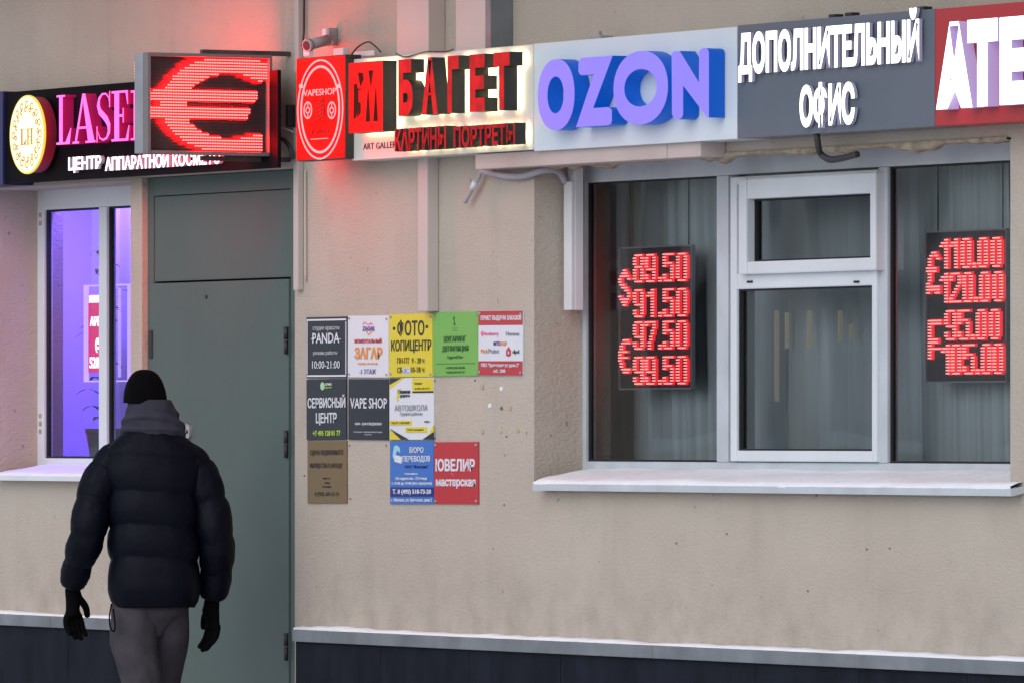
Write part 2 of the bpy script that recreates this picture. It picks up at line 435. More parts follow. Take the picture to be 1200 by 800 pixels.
# opening part in the middle
ys = yF - .012
bm = NB()
a, b = X(855.5, ys), X(1027, ys)
zt, zb = Z(940, 203.5, ys), Z(940, 540.5, ys)
zr0, zr1 = Z(940, 337, ys), Z(940, 318.5, ys)
lt = X(863, ys) - a
box(bm, a, a + lt, ys, yF + .06, zb, zt, 0, .005); box(bm, b - .030, b, ys, yF + .06, zb, zt, 0, .005)
box(bm, a + lt, b - .030, ys + .001, yF + .06, zt - .026, zt, 0, .005)
box(bm, a + lt, b - .030, ys + .001, yF + .06, zb, zb + .036, 0, .005)
box(bm, a + lt, b - .030, ys + .002, yF + .06, zr0, zr1, 0, .005)
sash = obj('sash', bm, 'pvc', win)
yv = ys - .022
bm = NB()
r = frame_rect(bm, 865, 1026, 205.8, 319.5, .052, .036, .068, .042, yv, yF + .03, 0, .006)
vent = obj('vent_sash', bm, 'pvc', win)
pane(r[0], r[1], r[2], r[3], yF + .01, 'glass', win)
for q in (r, (a + lt, b - .03, zb + .036, zr0)): gasket(*q, yF - .002, yF + .02, win, .006)
pane(a + lt, b - .03, zb + .036, zr0, yF + .012, 'glass', win)
for q in (878, 1003):
    bm = NB(); pbox(bm, q - 3, q + 3, 329, 331.5, ys - .002, ys + .01); obj('drain_cap', bm, 'darkgap', win)
# sill with snow, foam under the lintel
bm = NB()
sx0, sx1 = X(624, -.05), X(1184.5, -.05)
zs0 = Z(900, 577.5, -.05); zs1 = Z(900, 569.5, -.05)
def sill_mesh(bm, x0, x1, zf0, zf1, zback, yb):
    v = [(-.05, zf0), (-.05, zf1), (0.0, zf1 + .008), (yb, zback), (yb, zback - .02), (0.002, zf1 - .012), (-.044, zf0)]
    A = [bm.verts.new((x0, y, z)) for y, z in v]; B = [bm.verts.new((x1, y, z)) for y, z in v]
    for i in range(len(v)):
        j = (i + 1) % len(v); bm.faces.new((A[i], A[j], B[j], B[i]))
    bm.faces.new(A[::-1]); bm.faces.new(B)
sill_mesh(bm, sx0, sx1, zs0, zs1, wz0 + .003, yF + .002)
sill = obj('sill', bm, 'pvcgrey', win, recalc=True)
def snow_sheet(x0, x1, yb, zf, zb_, parent, hmax=.02, front=-.048):
    bm = NB(); nx = int((x1 - x0) / .03); rows = 8; prev = None
    for i in range(nx + 1):
        x = x0 + (x1 - x0) * i / nx; rr = []
        rag = .010 * noise.noise((x * 5, 1, 0)) + .006 * noise.noise((x * 21, 2, 0))
        for k in range(rows + 1):
            u = k / rows; y = (front + rag) + (yb - front - rag) * u
            h = hmax * min(1, .35 + u * 4) * (.8 + .5 * noise.noise((x * 3, y * 9, 0)))
            rr.append(bm.verts.new((x, y, zf + (zb_ - zf) * max(0, (y + .05) / (yb + .05)) + h)))
        rr.insert(0, bm.verts.new((x, rr[0].co.y + .002, rr[0].co.z - hmax * .6)))
        if prev:
            for k in range(len(rr) - 1): bm.faces.new((prev[k], rr[k], rr[k + 1], prev[k + 1]))
        prev = rr
    return obj('snow', bm, 'snow', parent, smooth=True)
snow_sheet(sx0 + .004, sx1 - .01, yF, zs1 + .002, wz0 + .004, sill, .014)
bm = NB(); n = 90; prev = None
for i in range(n + 1):
    x = RW[0] + .02 + (RW[1] - RW[0] - .03) * i / n
    d = .012 + .022 * (noise.noise((x * 4, 9, 0)) + .6 * noise.noise((x * 13, 4, 0)))
    zt_ = RW[3] + .004
    r_ = [bm.verts.new(p) for p in ((x, -.006, zt_), (x, -.010, zt_ - max(.006, d)), (x, .02, zt_ - max(.012, d * 1.4)), (x, .03, zt_))]
    if prev:
        for k in range(3): bm.faces.new((prev[k], r_[k], r_[k + 1], prev[k + 1]))
    prev = r_
obj('foam_seal', bm, 'foam', win, smooth=True)

# ---- left window
lx = [X(40, yF), X(51, yF), X(115.5, yF), X(124.5, yF), X(166, yF)]
lz0, lz1 = Z(90, 547.5, yF), LW[3] + .02
lg0, lg1 = Z(85, 536.5, yF), Z(85, 244.5, yF)
bm = NB()
box(bm, lx[0], lx[1], yF, yF + .042, lz0, lz1, 0, .004); box(bm, lx[2], lx[3], yF, yF + .042, lg0, lg1, 0, .004)
box(bm, lx[4], lx[4] + .08, yF, yF + .042, lz0, lz1, 0, .004)
box(bm, lx[1], lx[4], yF + .001, yF + .042, lg1, lz1, 0, .004); box(bm, lx[1], lx[4], yF + .001, yF + .042, lz0, lg0, 0, .004)
win2 = obj('window', bm, 'pvc', bld, label='narrow window glowing violet beside the door')
for a, b in ((lx[1], lx[2]), (lx[3], lx[4])): gasket(a, b, lg0, lg1, yF + .012, yF + .03, win2, .008)
pane(lx[1], lx[2], lg0, lg1, yF + .02, 'glassclear', win2); pane(lx[3], lx[4], lg0, lg1, yF + .02, 'glassclear', win2)
for q in (252, 262, 487, 496, 505):
    bm = NB(); pbox(bm, 45.5, 48, q - 2.5, q + 2.5, yF - .003, yF + .01); obj('frame_anchor', bm, 'foam', win2)
bm = NB()
l0 = Z(60, 563, -.05); l1 = Z(60, 557.5, -.05)
sill_mesh(bm, X(-12, -.05), X(152, -.05), l0, l1, lz0 + .003, yF + .002)
sill2 = obj('sill', bm, 'pvc', win2, recalc=True)
snow_sheet(X(-10, -.05), X(150, -.05), yF, l1 + .002, lz0 + .004, sill2, .01)

# ---- steel door
yd = .022
bm = NB()
ft = .050
box(bm, DR[0] + .002, DR[0] + ft, yd, .09, 0, DR[3] - .002, 0, .002); box(bm, DR[1] - .075, DR[1] - .002, yd, .09, 0, DR[3] - .002, 0, .002)
zh = Z(252, 226, yd); zl = Z(252, 329, yd)
box(bm, DR[0] + ft, DR[1] - .075, yd + .001, .09, zh, DR[3] - .002, 0, .002)
box(bm, DR[0] + ft, DR[1] - .075, yd + .001, .09, 0, .04, 0, .002)
door = obj('door', bm, 'door', bld, label='grey green steel door with blank panel above')
bm = NB(); box(bm, DR[0] + ft + .003, DR[1] - .078, yd + .004, .08, zl + .004, zh - .003, 0, .002); obj('transom_panel', bm, 'door', door)
bm = NB(); box(bm, DR[0] + ft - .02, DR[1] - .080, yd - .006, .08, .045, zl - .003, 0, .003)
leaf = obj('leaf', bm, 'door', door)
bm = NB(); box(bm, DR[0] + ft, DR[1] - .07, .09, .095, 0, DR[3]); obj('backing', bm, 'darkgap', door)
for py in (399, 520, 757):
    bm = NB(); xh = X(333.3, yd - .02)
    for k, (a, b) in enumerate(((-16, -1), (0, 16))):
        tube(bm, [(xh, yd - .014, Z(333, py + a, yd)), (xh, yd - .014, Z(333, py + b, yd))], .0085 if k == 0 else .0078, 12)
    obj('hinge', bm, 'black', door)
bm = NB(); pbox(bm, 173.5, 177.5, 387, 420, yd - .012, yd, 0, .003); obj('anti_pry_plate', bm, 'black', door)
bm = NB(); prism(bm, ell(X(219, yd - .016), Z(219, 505, yd - .016), .024, .027, 24, 3), yd - .018, yd - .006)
lk = obj('lock_plate', bm, 'steel', door)
bm = NB(); pbox(bm, 217.6, 219.6, 503.5, 507.5, yd - .0195, yd - .017); obj('keyhole', bm, 'darkgap', lk)
bm = NB(); prism(bm, ell(X(241, yd - .01), Z(241, 348, yd - .01), .007, .007, 14), yd - .010, yd - .005); obj('peephole', bm, 'black', door)

# ---- old dowels and screw holes in the wall
def plug(px, py, m, rx, rz):
    bm = NB(); prism(bm, ell(X(px), Z(px, py), rx, rz, 10), -.003, .002); obj('dowel', bm, m, bld)
for px, py in ((565.5, 453), (597.5, 477.5), (565.5, 505), (587, 503.5), (607, 503.5)): plug(px, py, 'plugtan', .012, .010)
for px, py in ((574.5, 475), (588, 455)): plug(px, py, 'whiteprint', .011, .008)
plug(588, 478, 'plugdark', .009, .006)
for px, py in ((510, 446), (557, 445.5), (510, 513), (410, 521.5), (453, 521.5), (411, 584), (357, 557), (591, 591), (594, 511), (852, 625), (793, 636), (1016, 643), (1043, 642), (947, 692)):
    plug(px, py, 'plugdark', .0042, .003)

# ------------------------------------------------------------------ signs along the facade
YP = -.12                                     # face of the sign panels
def panel(px0, px1, tl, tr, bl, br, y0, m, parent, back=-.004, name='backing_panel', bev=.002):
    z1 = (Z(px0, tl, y0) + Z(px1, tr, y0)) / 2; z0 = (Z(px0, bl, y0) + Z(px1, br, y0)) / 2
    bm = NB(); box(bm, X(px0, y0), X(px1, y0), y0, back, z0, z1, 0, bev)
    return obj(name, bm, m, parent), z0, z1

# -- navy sign cut off by the picture's edge
M['navy'] = mat('navy_panel', (.012, .018, .09), .4, .1)
t = thing('shop_sign', 'dark navy sign board, only its right end showing beside the round gold emblem', 'sign', (X(0, YP), YP, 2.3))
panel(-160, 3.2, 120, 108, 227, 217, YP - .012, 'navy', t)

# -- beauty clinic sign
M['signblack'] = mat('black_acrylic', (.008, .006, .008), .6, .2, 6, spec=.04)
M['pinkface'] = glow('pink_lit_letter', lin((1, .38, .80)), 1.25, (.5, .1, .3))
M['pinkside'] = glow('magenta_letter_side', lin((.62, .03, .30)), .55, (.16, .012, .05))
M['whiteface'] = glow('white_lit_letter', (.93, .92, 1), 1.6, (.8, .8, .8))
M['whiteback'] = glow('white_letter_side', (.72, .70, 1), .06, (.36, .35, .45))
M['goldface'] = glow('warm_lit_disc', lin((1, .93, .66)), 1.05, (.8, .75, .5), var=.06)
M['golddeep'] = mat('gold_ornament', (.55, .33, .12), .5, .1)
M['discside'] = mat('crimson_disc_side', (.22, .012, .035), .45, .15)
M['goldrim'] = glow('yellow_lit_rim', lin((.80, .70, .12)), .8, (.6, .5, .1))
t = thing('clinic_sign', 'black sign with pink glowing LASER lettering and a round gold emblem', 'sign', (X(90, YP), YP, 2.3))
panel(3.8, 325.5, 109, 82, 215.5, 197.5, YP, 'signblack', t, back=YP + .014)
for q in (60, 190, 300):
    bm = NB(); box(bm, X(q), X(q) + .04, YP + .0145, -.002, 2.60, 2.64); obj('standoff', bm, 'alu', t)
y0 = YP - .075
cx, cz = X(31.5, y0), Z(31.5, 158, y0)
rz = Z(31.5, 113.5, y0) - cz; rx = X(51, y0) - cx
bm = NB(); prism(bm, ell(cx, cz, rx, rz, 56), y0, YP - .02, 0, 1, 1)
em = obj('round_emblem', bm, ['goldface', 'discside'], t)
bm = NB(); ring(bm, ell(cx, cz, rx * 1.06, rz * 1.04, 56), ell(cx, cz, rx * 1.001, rz * 1.001, 56), y0 + .001, y0 + .007); obj('rim', bm, 'goldrim', em)  # glowing ring drawn for the yellow bloom at the disc's edge
bm = NB()
for k in range(16):                            # scrolls round the rim
    a = 2 * PI * k / 16
    for s_, rad, off in ((1, .80, 0), (1, .66, .12)):
        c0 = (cx + rx * rad * math.cos(a + off), cz + rz * rad * math.sin(a + off))
        q = .10 if off == 0 else .07
        ring(bm, ell(c0[0], c0[1], rx * q, rz * q, 12), ell(c0[0], c0[1], rx * (q - .035), rz * (q - .035), 12), y0 - .0015, y0 - .0002)
def serif_stroke(bm, pts, y0, y1, mi=0, side=1): prism(bm, pts, y0, y1, mi, side, side)
def serif_letters(bm, letters, boxes, y0, y1, mi=0, side=1, back=None):
    """hand drawn serif capitals: unit square pieces, each stroke a hair deeper than the last so none share a plane"""
    sv = .10
    def bar(x0, x1, z0, z1): return [(x0, z0), (x1, z0), (x1, z1), (x0, z1)]
    def Sband():
        up, lo = [], []
        ctr = [(.86, .74), (.80, .88), (.62, .955), (.40, .95), (.22, .86), (.17, .73), (.26, .61), (.47, .53), (.68, .44), (.82, .33), (.82, .19), (.68, .08), (.46, .045), (.26, .09), (.12, .24)]
        wd = [.01, .035, .04, .05, .085, .12, .15, .16, .16, .13, .10, .06, .045, .04, .012]
        for i, (p, wv) in enumerate(zip(ctr, wd)):
            a, b = ctr[max(i - 1, 0)], ctr[min(i + 1, len(ctr) - 1)]
            d = Vector((b[0] - a[0], b[1] - a[1])).normalized(); n = Vector((-d.y, d.x))
            up.append((p[0] + n.x * wv / 1.3, p[1] + n.y * wv / 2.4)); lo.append((p[0] - n.x * wv / 1.3, p[1] - n.y * wv / 2.4))
        return up + lo[::-1]
    G = {'L': [bar(.16, .40, 0, 1), bar(0, .56, .96, 1), bar(0, .9, 0, .045), [(.80, .04), (1, .32), (.96, .32), (.62, .045)], [(.9, 0), (1, .3), (.93, .3), (.8, .03)]],
         'A': [[(.42, 1), (.56, 1), (1, 0), (.70, 0)], [(.44, 1), (.50, .93), (.17, 0), (.08, 0)], bar(.24, .70, .29, .335), bar(0, .30, 0, .04), bar(.6, 1.06, 0, .04)],
         'S': [Sband(), [(.84, .68), (.90, .68), (.90, 1), (.85, 1)], [(.08, 0), (.13, 0), (.14, .32), (.08, .32)]],
         'E': [bar(.14, .40, 0, 1), bar(0, .88, .955, 1), bar(0, .92, 0, .045), bar(.38, .68, .48, .53), [(.78, .96), (.9, .96), (.92, .72), (.88, .72)], [(.8, .04), (.94, .04), (1, .3), (.96, .3)], bar(.64, .70, .36, .65)],
         'R': [bar(.14, .38, 0, 1), bar(0, .6, .955, 1), bar(0, .52, 0, .04), bar(.36, .6, .47, .52), [(.58, 1), (.80, .93), (.88, .75), (.80, .56), (.58, .47), (.58, .53), (.64, .62), (.66, .75), (.64, .88), (.58, .95)], [(.42, .48), (.64, .48), (1.02, 0), (.74, 0)]],
         'H': [bar(.12, .3, 0, 1), bar(.7, .88, 0, 1), bar(.28, .72, .48, .53), bar(0, .42, .955, 1), bar(.58, 1, .955, 1), bar(0, .42, 0, .045), bar(.58, 1, 0, .045)]}
    for ch, (x0, x1, z0, z1) in zip(letters, boxes):
        for k, pc in enumerate(G[ch]):
            prism(bm, [(x0 + (x1 - x0) * u, z0 + (z1 - z0) * v) for u, v in pc], y0 - .0006 * k, y1, mi, side, side if back is None else back)
zc_ = [(X(24, y0), X(31, y0), Z(31, 170, y0), Z(31, 151, y0)), (X(31.5, y0), X(39, y0), Z(31, 170, y0), Z(31, 151, y0))]
serif_letters(bm, 'LH', zc_, y0 - .002, y0 - .0002, 0, 0)
obj('monogram', bm, 'golddeep', em)
bm = NB(); y0 = YP - .06
LB = [(66.5, 84, 111.5, 169.5), (85.5, 111, 110, 168), (112, 131, 107.5, 167), (131, 152.5, 106.5, 165.5), (153.5, 176, 105.5, 164)]
serif_letters(bm, 'LASER', [(X(a, y0), X(b, y0), Z((a + b) / 2, d, y0), Z((a + b) / 2, c, y0)) for a, b, c, d in LB], y0, YP - .015, 0, 1, 0)
obj('title_lettering', bm, ['pinkface', 'pinkside'], t)
y0 = YP - .022
for s_, a, b, c, d in (('ЦЕНТР', 80, 118.5, 183.5, 202), ('АППАРАТНОЙ', 123, 197.5, 178, 198.5), ('КОСМЕТО', 202, 258, 178, 194)):
    bm = NB(); ptext(bm, s_, a, b, c, d, y0, YP - .006, 0, side=1, bold=.03); obj('subtitle_lettering', bm, ['whiteface', 'whiteback'], t)

# -- projecting euro sign, set square to the wall
XE = X(346)
yr, yl = -.112, -.604                           # inner and outer edge of the screen
def PE(u, v):                                   # unit screen -> world on its face plane
    return Vector((XE, yl + (yr - yl) * u, eZ1 + (eZ0 - eZ1) * v))
def ZE(px, py, y):                              # height of a pixel on the blade plane x = XE, at distance y
    d = (XE - CX) * -math.sin(TH) + (y + DIST) * math.cos(TH)
    return EYE + (HOR - py) / F * d
eZ1 = ZE(240, 65, -.35); eZ0 = ZE(240, 181, -.35)
M['redled'] = glow('red_led', (1.4, .42, .36), 1.0, sample=False)
M['redglow'] = glow('red_led_diffuser', (60, .012, .018), 1.0, (.2, .02, .02))  # bloom of the overexposed LEDs as a glowing colour
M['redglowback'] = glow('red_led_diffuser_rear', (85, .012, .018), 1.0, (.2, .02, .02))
t = thing('euro_sign', 'projecting LED box showing a large red euro symbol above the door', 'sign', (XE, -.35, eZ0))
bm = NB()
box(bm, XE - .085, XE - .004, yl, yr, eZ0, eZ1, 0, .004)
obj('housing', bm, 'alu', t)
M['darkrim'] = mat('dark_painted_rim', (.17, .15, .155), .5, .1, 10)
bm = NB(); fr = .009
for a, b, c, d in ((yl - .004, yl + fr, eZ0 - .004, eZ1 + .004), (yr - fr, yr + .004, eZ0 - .004, eZ1 + .004)): box(bm, XE - .01, XE + .030, a, b, c, d, 0, .002)
for c, d in ((eZ0 - .004, eZ0 + fr), (eZ1 - fr, eZ1 + .004)): box(bm, XE - .01, XE + .029, yl + fr, yr - fr, c, d, 0, .002)
obj('frame', bm, 'darkrim', t)
M['louver'] = mat('dark_led_louvre', (.045, .036, .040), .5, .2, 20)
bm = NB(); nr = 32; ph = (eZ1 - eZ0 - 2 * fr) / nr
box(bm, XE - .0045, XE, yl + fr, yr - fr, eZ0 + fr, eZ1 - fr)
for i in range(nr):
    z = eZ0 + fr + (i + .93) * ph; box(bm, XE + .0002, XE + .006, yl + fr, yr - fr, z - .0007, z + .0007)
obj('screen', bm, 'louver', t)
def inpoly(p, poly):
    c = False; n = len(poly)
    for i in range(n):
        (x1, y1), (x2, y2) = poly[i], poly[(i + 1) % n]
        if (y1 > p[1]) != (y2 > p[1]) and p[0] < (x2 - x1) * (p[1] - y1) / (y2 - y1) + x1: c = not c
    return c
EU = [[(582, 340), (545, 342), (480, 315), (400, 308), (330, 335), (285, 360), (258, 400), (250, 450), (258, 520), (290, 555), (345, 580), (410, 595), (470, 592), (560, 570), (566, 642), (500, 655), (350, 655), (250, 615), (195, 575), (160, 520), (140, 450), (155, 385), (200, 320), (280, 265), (355, 246), (535, 246), (585, 265)],
      [(110, 385), (550, 385), (538, 430), (88, 430)], [(105, 462), (515, 462), (500, 512), (82, 512)]]
EU = [[((x - 88) / 509, (y - 232) / 430) for x, y in p] for p in EU]
ncol = 48
led, cells = [], set()
for i in range(nr):
    for j in range(ncol):
        u, v = (j + .5) / ncol * .955 + .0225, (i + .5) / nr * .93 + .035
        if any(inpoly((u, v), p) for p in EU): led.append((i, j, u, v)); cells.add((i, j))
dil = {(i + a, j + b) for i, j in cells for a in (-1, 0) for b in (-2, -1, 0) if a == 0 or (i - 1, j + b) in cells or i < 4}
uu, vv = .955 / ncol / 2, .93 / nr / 2
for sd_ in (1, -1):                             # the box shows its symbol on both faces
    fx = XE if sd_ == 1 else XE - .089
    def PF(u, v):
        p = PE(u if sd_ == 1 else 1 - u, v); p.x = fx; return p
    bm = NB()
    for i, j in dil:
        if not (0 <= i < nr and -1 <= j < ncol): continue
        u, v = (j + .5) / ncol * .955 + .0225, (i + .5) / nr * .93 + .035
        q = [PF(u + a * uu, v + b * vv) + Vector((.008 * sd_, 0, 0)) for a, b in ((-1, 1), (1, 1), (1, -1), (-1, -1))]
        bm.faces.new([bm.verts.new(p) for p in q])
    obj('symbol_diffuser', bm, 'redglow' if sd_ == 1 else 'redglowback', t)  # bloom round the symbol painted as a glowing sheet behind the LEDs
    bm = NB()
    for i, j, u, v in led:
        c = PF(u, v); xa, xb = sorted((c.x + .018 * sd_, c.x + .024 * sd_))
        box(bm, xa, xb, c.y - .0026, c.y + .0026, c.z - .0021, c.z + .0021)
    obj('symbol_led', bm, 'redled', t)
bm = NB(); box(bm, XE - .0885, XE - .0852, yl + fr, yr - fr, eZ0 + fr, eZ1 - fr); obj('screen', bm, 'louver', t)
M['rustbar'] = mat('painted_steel_bracket', (.075, .055, .052), .6, .3, 12)
for zz in (eZ1 + .005, eZ0 - .022):
    bm = NB(); box(bm, XE - .05, XE - .032, -.36, -.002, zz, zz + .017, 0, .002); obj('bracket', bm, 'rustbar', t)

# -- red vape light box
M['redbox'] = glow('red_lightbox_face', (.62, .006, .003), 1.0, (.02, .0, .0), var=.4, scale=7)
M['redline'] = glow('pink_lightbox_print', lin((1, .50, .52)), 1.15, (.7, .3, .3))
M['reddark'] = mat('dark_red_print', (.02, .002, .002), .6, .1)
yv_ = -.155
t = thing('vape_sign', 'red square light box with a pink outlined circle and thin VAPESHOP lettering', 'sign', (X(375, yv_), yv_, 2.4))
z1, z0 = Z(376, 66.5, yv_), Z(376, 187.8, yv_)
bm = NB(); box(bm, X(347, yv_), X(404.5, yv_), yv_ + .003, -.09, z0, z1, 0, .003); obj('housing', bm, 'black', t)
bm = NB(); box(bm, X(347.5, yv_), X(404, yv_), yv_, yv_ + .0028, z0 + .003, z1 - .003); obj('face', bm, 'redbox', t)
yq = yv_ - .0015
cx, cz = X(375, yq), Z(375, 128.5, yq)
R0 = Z(375, 69.8, yq) - cz; RX = X(402, yq) - cx
bm = NB()
ring(bm, ell(cx, cz, RX, R0, 64), ell(cx, cz, RX * .955, R0 * .965, 64), yq, yv_ - .0002)
ring(bm, ell(cx, cz, RX * .86, R0 * .88, 64), ell(cx, cz, RX * .80, R0 * .83, 64), yq, yv_ - .0002)
for px in (361, 389):
    x_, z_ = X(px - .5, yq), Z(px, 129.5, yq)
    ring(bm, ell(x_, z_, .032, .031, 24), ell(x_, z_, .026, .026, 24), yq, yv_ - .0002)
    ring(bm, ell(x_, z_, .017, .012, 20), ell(x_, z_, .012, .008, 20), yq, yv_ - .0002)
    box(bm, x_ - .002, x_ + .002, yq, yv_ - .0002, z_ + .0125, z_ + .0255); box(bm, x_ - .002, x_ + .002, yq, yv_ - .0002, z_ - .0255, z_ - .0125)
for px in (352.5, 396.5): pbox(bm, px - 2, px + 2, 99, 103.5, yq - .0004, yv_ - .0002)
ptext(bm, 'VAPESHOP', 355.5, 393.5, 104.5, 112, yq, None, 0)
pbox(bm, 364, 384.5, 162.5, 163.3, yq, yv_ - .0002)
obj('outline_print', bm, 'redline', t)
bm = NB()
for k in range(5): pprism(bm, [(368.5 + k * .6, 122 + k * 4.6), (376.5 + k * .9, 117.5 + k * 4), (376.5 + k * .9, 120 + k * 4), (368.5 + k * .6, 124.6 + k * 4.6)], yq, yv_ - .0002)
pprism(bm, [(377, 117), (378.4, 115), (380.2, 132), (379, 134)], yq - .0003, yv_ - .0002)
obj('dark_emblem', bm, 'reddark', t)
bm = NB(); ptext(bm, 'LAB', 365, 386, 152, 157, yq, None, 0); obj('dark_lettering', bm, 'reddark', t)

# -- framing workshop sign
M['cream'] = mat('cream_panel', (.62, .60, .55), .4, .05, 3)
M['redacr'] = glow('red_acrylic_lit', (.85, .006, .003), 1.0, (.03, .0, .0), var=.05)
M['redacrdim'] = glow('red_acrylic', lin((.84, .08, .08)), .55, (.16, .005, .005), var=.35, scale=16)
M['redacrlow'] = glow('red_acrylic_failing', lin((.78, .06, .08)), .40, (.12, .004, .006), var=.55, scale=7)
M['halo'] = glow('warm_led_backlight', lin((1, .94, .74)), 6.0, (.8, .8, .7))
t = thing('framing_sign', 'cream sign with red block letters БАГЕТ and warm light behind them', 'sign', (X(520, YP), YP, 2.4))
panel(412.5, 625, 69.5, 52.5, 187.3, 177, YP, 'cream', t)
bm = NB(); y0 = YP - .068
LT = [('Б', 466.5, 483.5, 69.8, 136), ('А', 494.3, 512.8, 67.5, 134.2), ('Г', 524.5, 537.5, 65.6, 132.5), ('Е', 550.3, 567.8, 63.8, 131), ('Т', 578.2, 597, 61.5, 129.5)]
for ch, a, b, c, d in LT: ptext(bm, ch, a, b, c, d, y0, YP - .016, 0, side=1, back=2, bold=.06, res=4)
obj('title_lettering', bm, ['redacrdim', 'black', 'halo'], t)
y0 = YP - .056
for s_, a, b, c, d in (('КАРТИНЫ', 462.3, 522.5, 149.5, 176), ('ПОРТРЕТЫ', 531.5, 603.5, 146, 171.5)):
    bm = NB(); ptext(bm, s_, a, b, c, d, y0, YP - .014, 0, side=1, back=2, bold=.035); obj('subtitle_lettering', bm, ['redacrlow', 'black', 'halo'], t)
bm = NB(); ptext(bm, 'ART GALLERY', 425.5, 468, 167, 174.5, YP - .0015, YP - .0002, 0); obj('small_lettering', bm, 'reddark', t)
y0 = YP - .072
bm = NB(); z1 = (Z(409, 74, y0) + Z(448, 71.5, y0)) / 2; z0 = (Z(409, 156.5, y0) + Z(448, 154, y0)) / 2
gx0, gx1 = X(408.8, y0), X(448.6, y0)
box(bm, gx0, gx1, y0, YP - .016, z0, z1)
for f in bm.faces: f.material_index = 0 if f.calc_center_median().y < y0 + .001 else (2 if f.calc_center_median().y > YP - .017 else 1)
gb = obj('logo_box', bm, ['redacr', 'black', 'halo'], t)
bm = NB()
def GU(pts): return [(gx0 + (gx1 - gx0) * (x - 38) / 178, z1 - (z1 - z0) * (y - 232) / 373) for x, y in pts]
M['olive'] = mat('shadowed_cutout', (.016, .014, .008), .8, .3, 20, spec=.1)
for pc in ([(88, 285), (112, 290), (115, 325), (100, 360), (92, 320)], [(66, 345), (80, 345), (82, 362), (88, 372), (106, 372), (106, 376), (88, 380), (88, 425), (92, 470), (88, 495), (70, 530), (64, 530)],
           [(143, 280), (165, 280), (154, 365)], [(140, 375), (150, 550), (128, 550)], [(180, 375), (190, 550), (168, 550)], [(92, 445), (100, 445), (100, 500), (80, 528), (92, 490)]):
    prism(bm, GU(pc), y0 - .0016, y0 - .0003)
obj('monogram', bm, 'olive', gb)

# -- white board with violet-blue letters
M['paleboard'] = mat('pale_blue_board', (.60, .67, .72), .35, .04, 2)
M['violetface'] = glow('violet_lit_letter', lin((.51, .465, .96)), .85, (.10, .09, .3), var=.05, scale=3)
M['blueside'] = glow('blue_letter_side', lin((.0, .30, .66)), .6, (.01, .06, .3))
M['lilacedge'] = glow('lilac_lit_edge', lin((.72, .66, 1)), 1.0, (.4, .4, .8))
t = thing('pickup_point_sign', 'pale blue board with thick violet OZON letters', 'sign', (X(745, YP), YP, 2.4))
panel(625.8, 863.6, 52.6, 30.6, 178, 162.6, YP, 'paleboard', t)
y0 = YP - .062; yb = YP - .004
def zp(x, y): return (X(620 + x / 4, y0), Z(620 + x / 4, y / 4, y0))
def oval(x0, x1, y_0, y_1, e, n=56):
    # sheared with the wall's perspective: build from mapped corners
    c = zp((x0 + x1) / 2, (y_0 + y_1) / 2); a = zp(x1, (y_0 + y_1) / 2); b = zp((x0 + x1) / 2, y_0)
    return ell(c[0], c[1], a[0] - c[0], b[1] - c[1], n, e)
bm = NB()
ring(bm, oval(40, 213, 278, 612, 2.15), oval(86, 162, 360, 532, 2.1), y0, yb, 0, 1)
ring(bm, oval(394, 651, 240, 585, 2.1), oval(446, 598, 325, 500, 2.05), y0, yb, 0, 1)
for pts in ([(250, 272), (392, 262), (300, 508), (370, 503), (382, 508), (388, 520), (388, 570), (383, 582), (370, 588), (220, 598), (303, 350), (247, 354), (236, 348), (231, 334), (232, 295), (238, 279)],
            [(668, 258), (672, 247), (682, 242), (706, 240), (796, 388), (797, 245), (804, 233), (816, 227), (830, 227), (839, 234), (843, 246), (843, 552), (836, 552), (722, 402), (722, 538), (716, 552), (704, 561), (690, 561), (678, 553), (670, 538)]):
    prism(bm, [zp(*p) for p in pts], y0, yb, 0, 1, 1)
obj('lettering', bm, ['violetface', 'blueside'], t)
bm = NB(); box(bm, X(686, YP), X(698, YP), -.10, -.05, Z(692, 46.5, YP), Z(692, 42, YP)); box(bm, X(688, YP), X(690, YP), -.08, -.07, Z(692, 42, YP), Z(692, 36, YP)); obj('hanging_bracket', bm, 'alu', t)

# -- grey board of the branch office
M['greyboard'] = mat('slate_grey_board', (.105, .125, .16), .3, .08, 2)
t = thing('branch_office_sign', 'slate grey board with glowing white two line lettering', 'sign', (X(980, YP), YP, 2.5))
panel(864.2, 1095.2, 29.8, 10.8, 163, 148, YP - .003, 'greyboard', t)
bm = NB(); y0 = YP - .022
st = X(864.5, y0), X(1077, y0)
for s_, a, b, c, d in (('ДОПОЛНИТЕЛЬНЫЙ', 865, 1077, 18, 89.5), ('ОФИС', 937, 1001.5, 96, 150)):
    bm = NB(); ptext(bm, s_, a, b, c, d, y0, YP - .010, 0, side=1, bold=.045); obj('lettering', bm, ['whiteface', 'whiteback'], t)
for px, py in ((975, 20), (994, 18), (1079, 11)):
    bm = NB(); pbox(bm, px - 4, px + 4, py - 3, py + 2, YP + .03, YP + .06); obj('mounting_clip', bm, 'black', t)

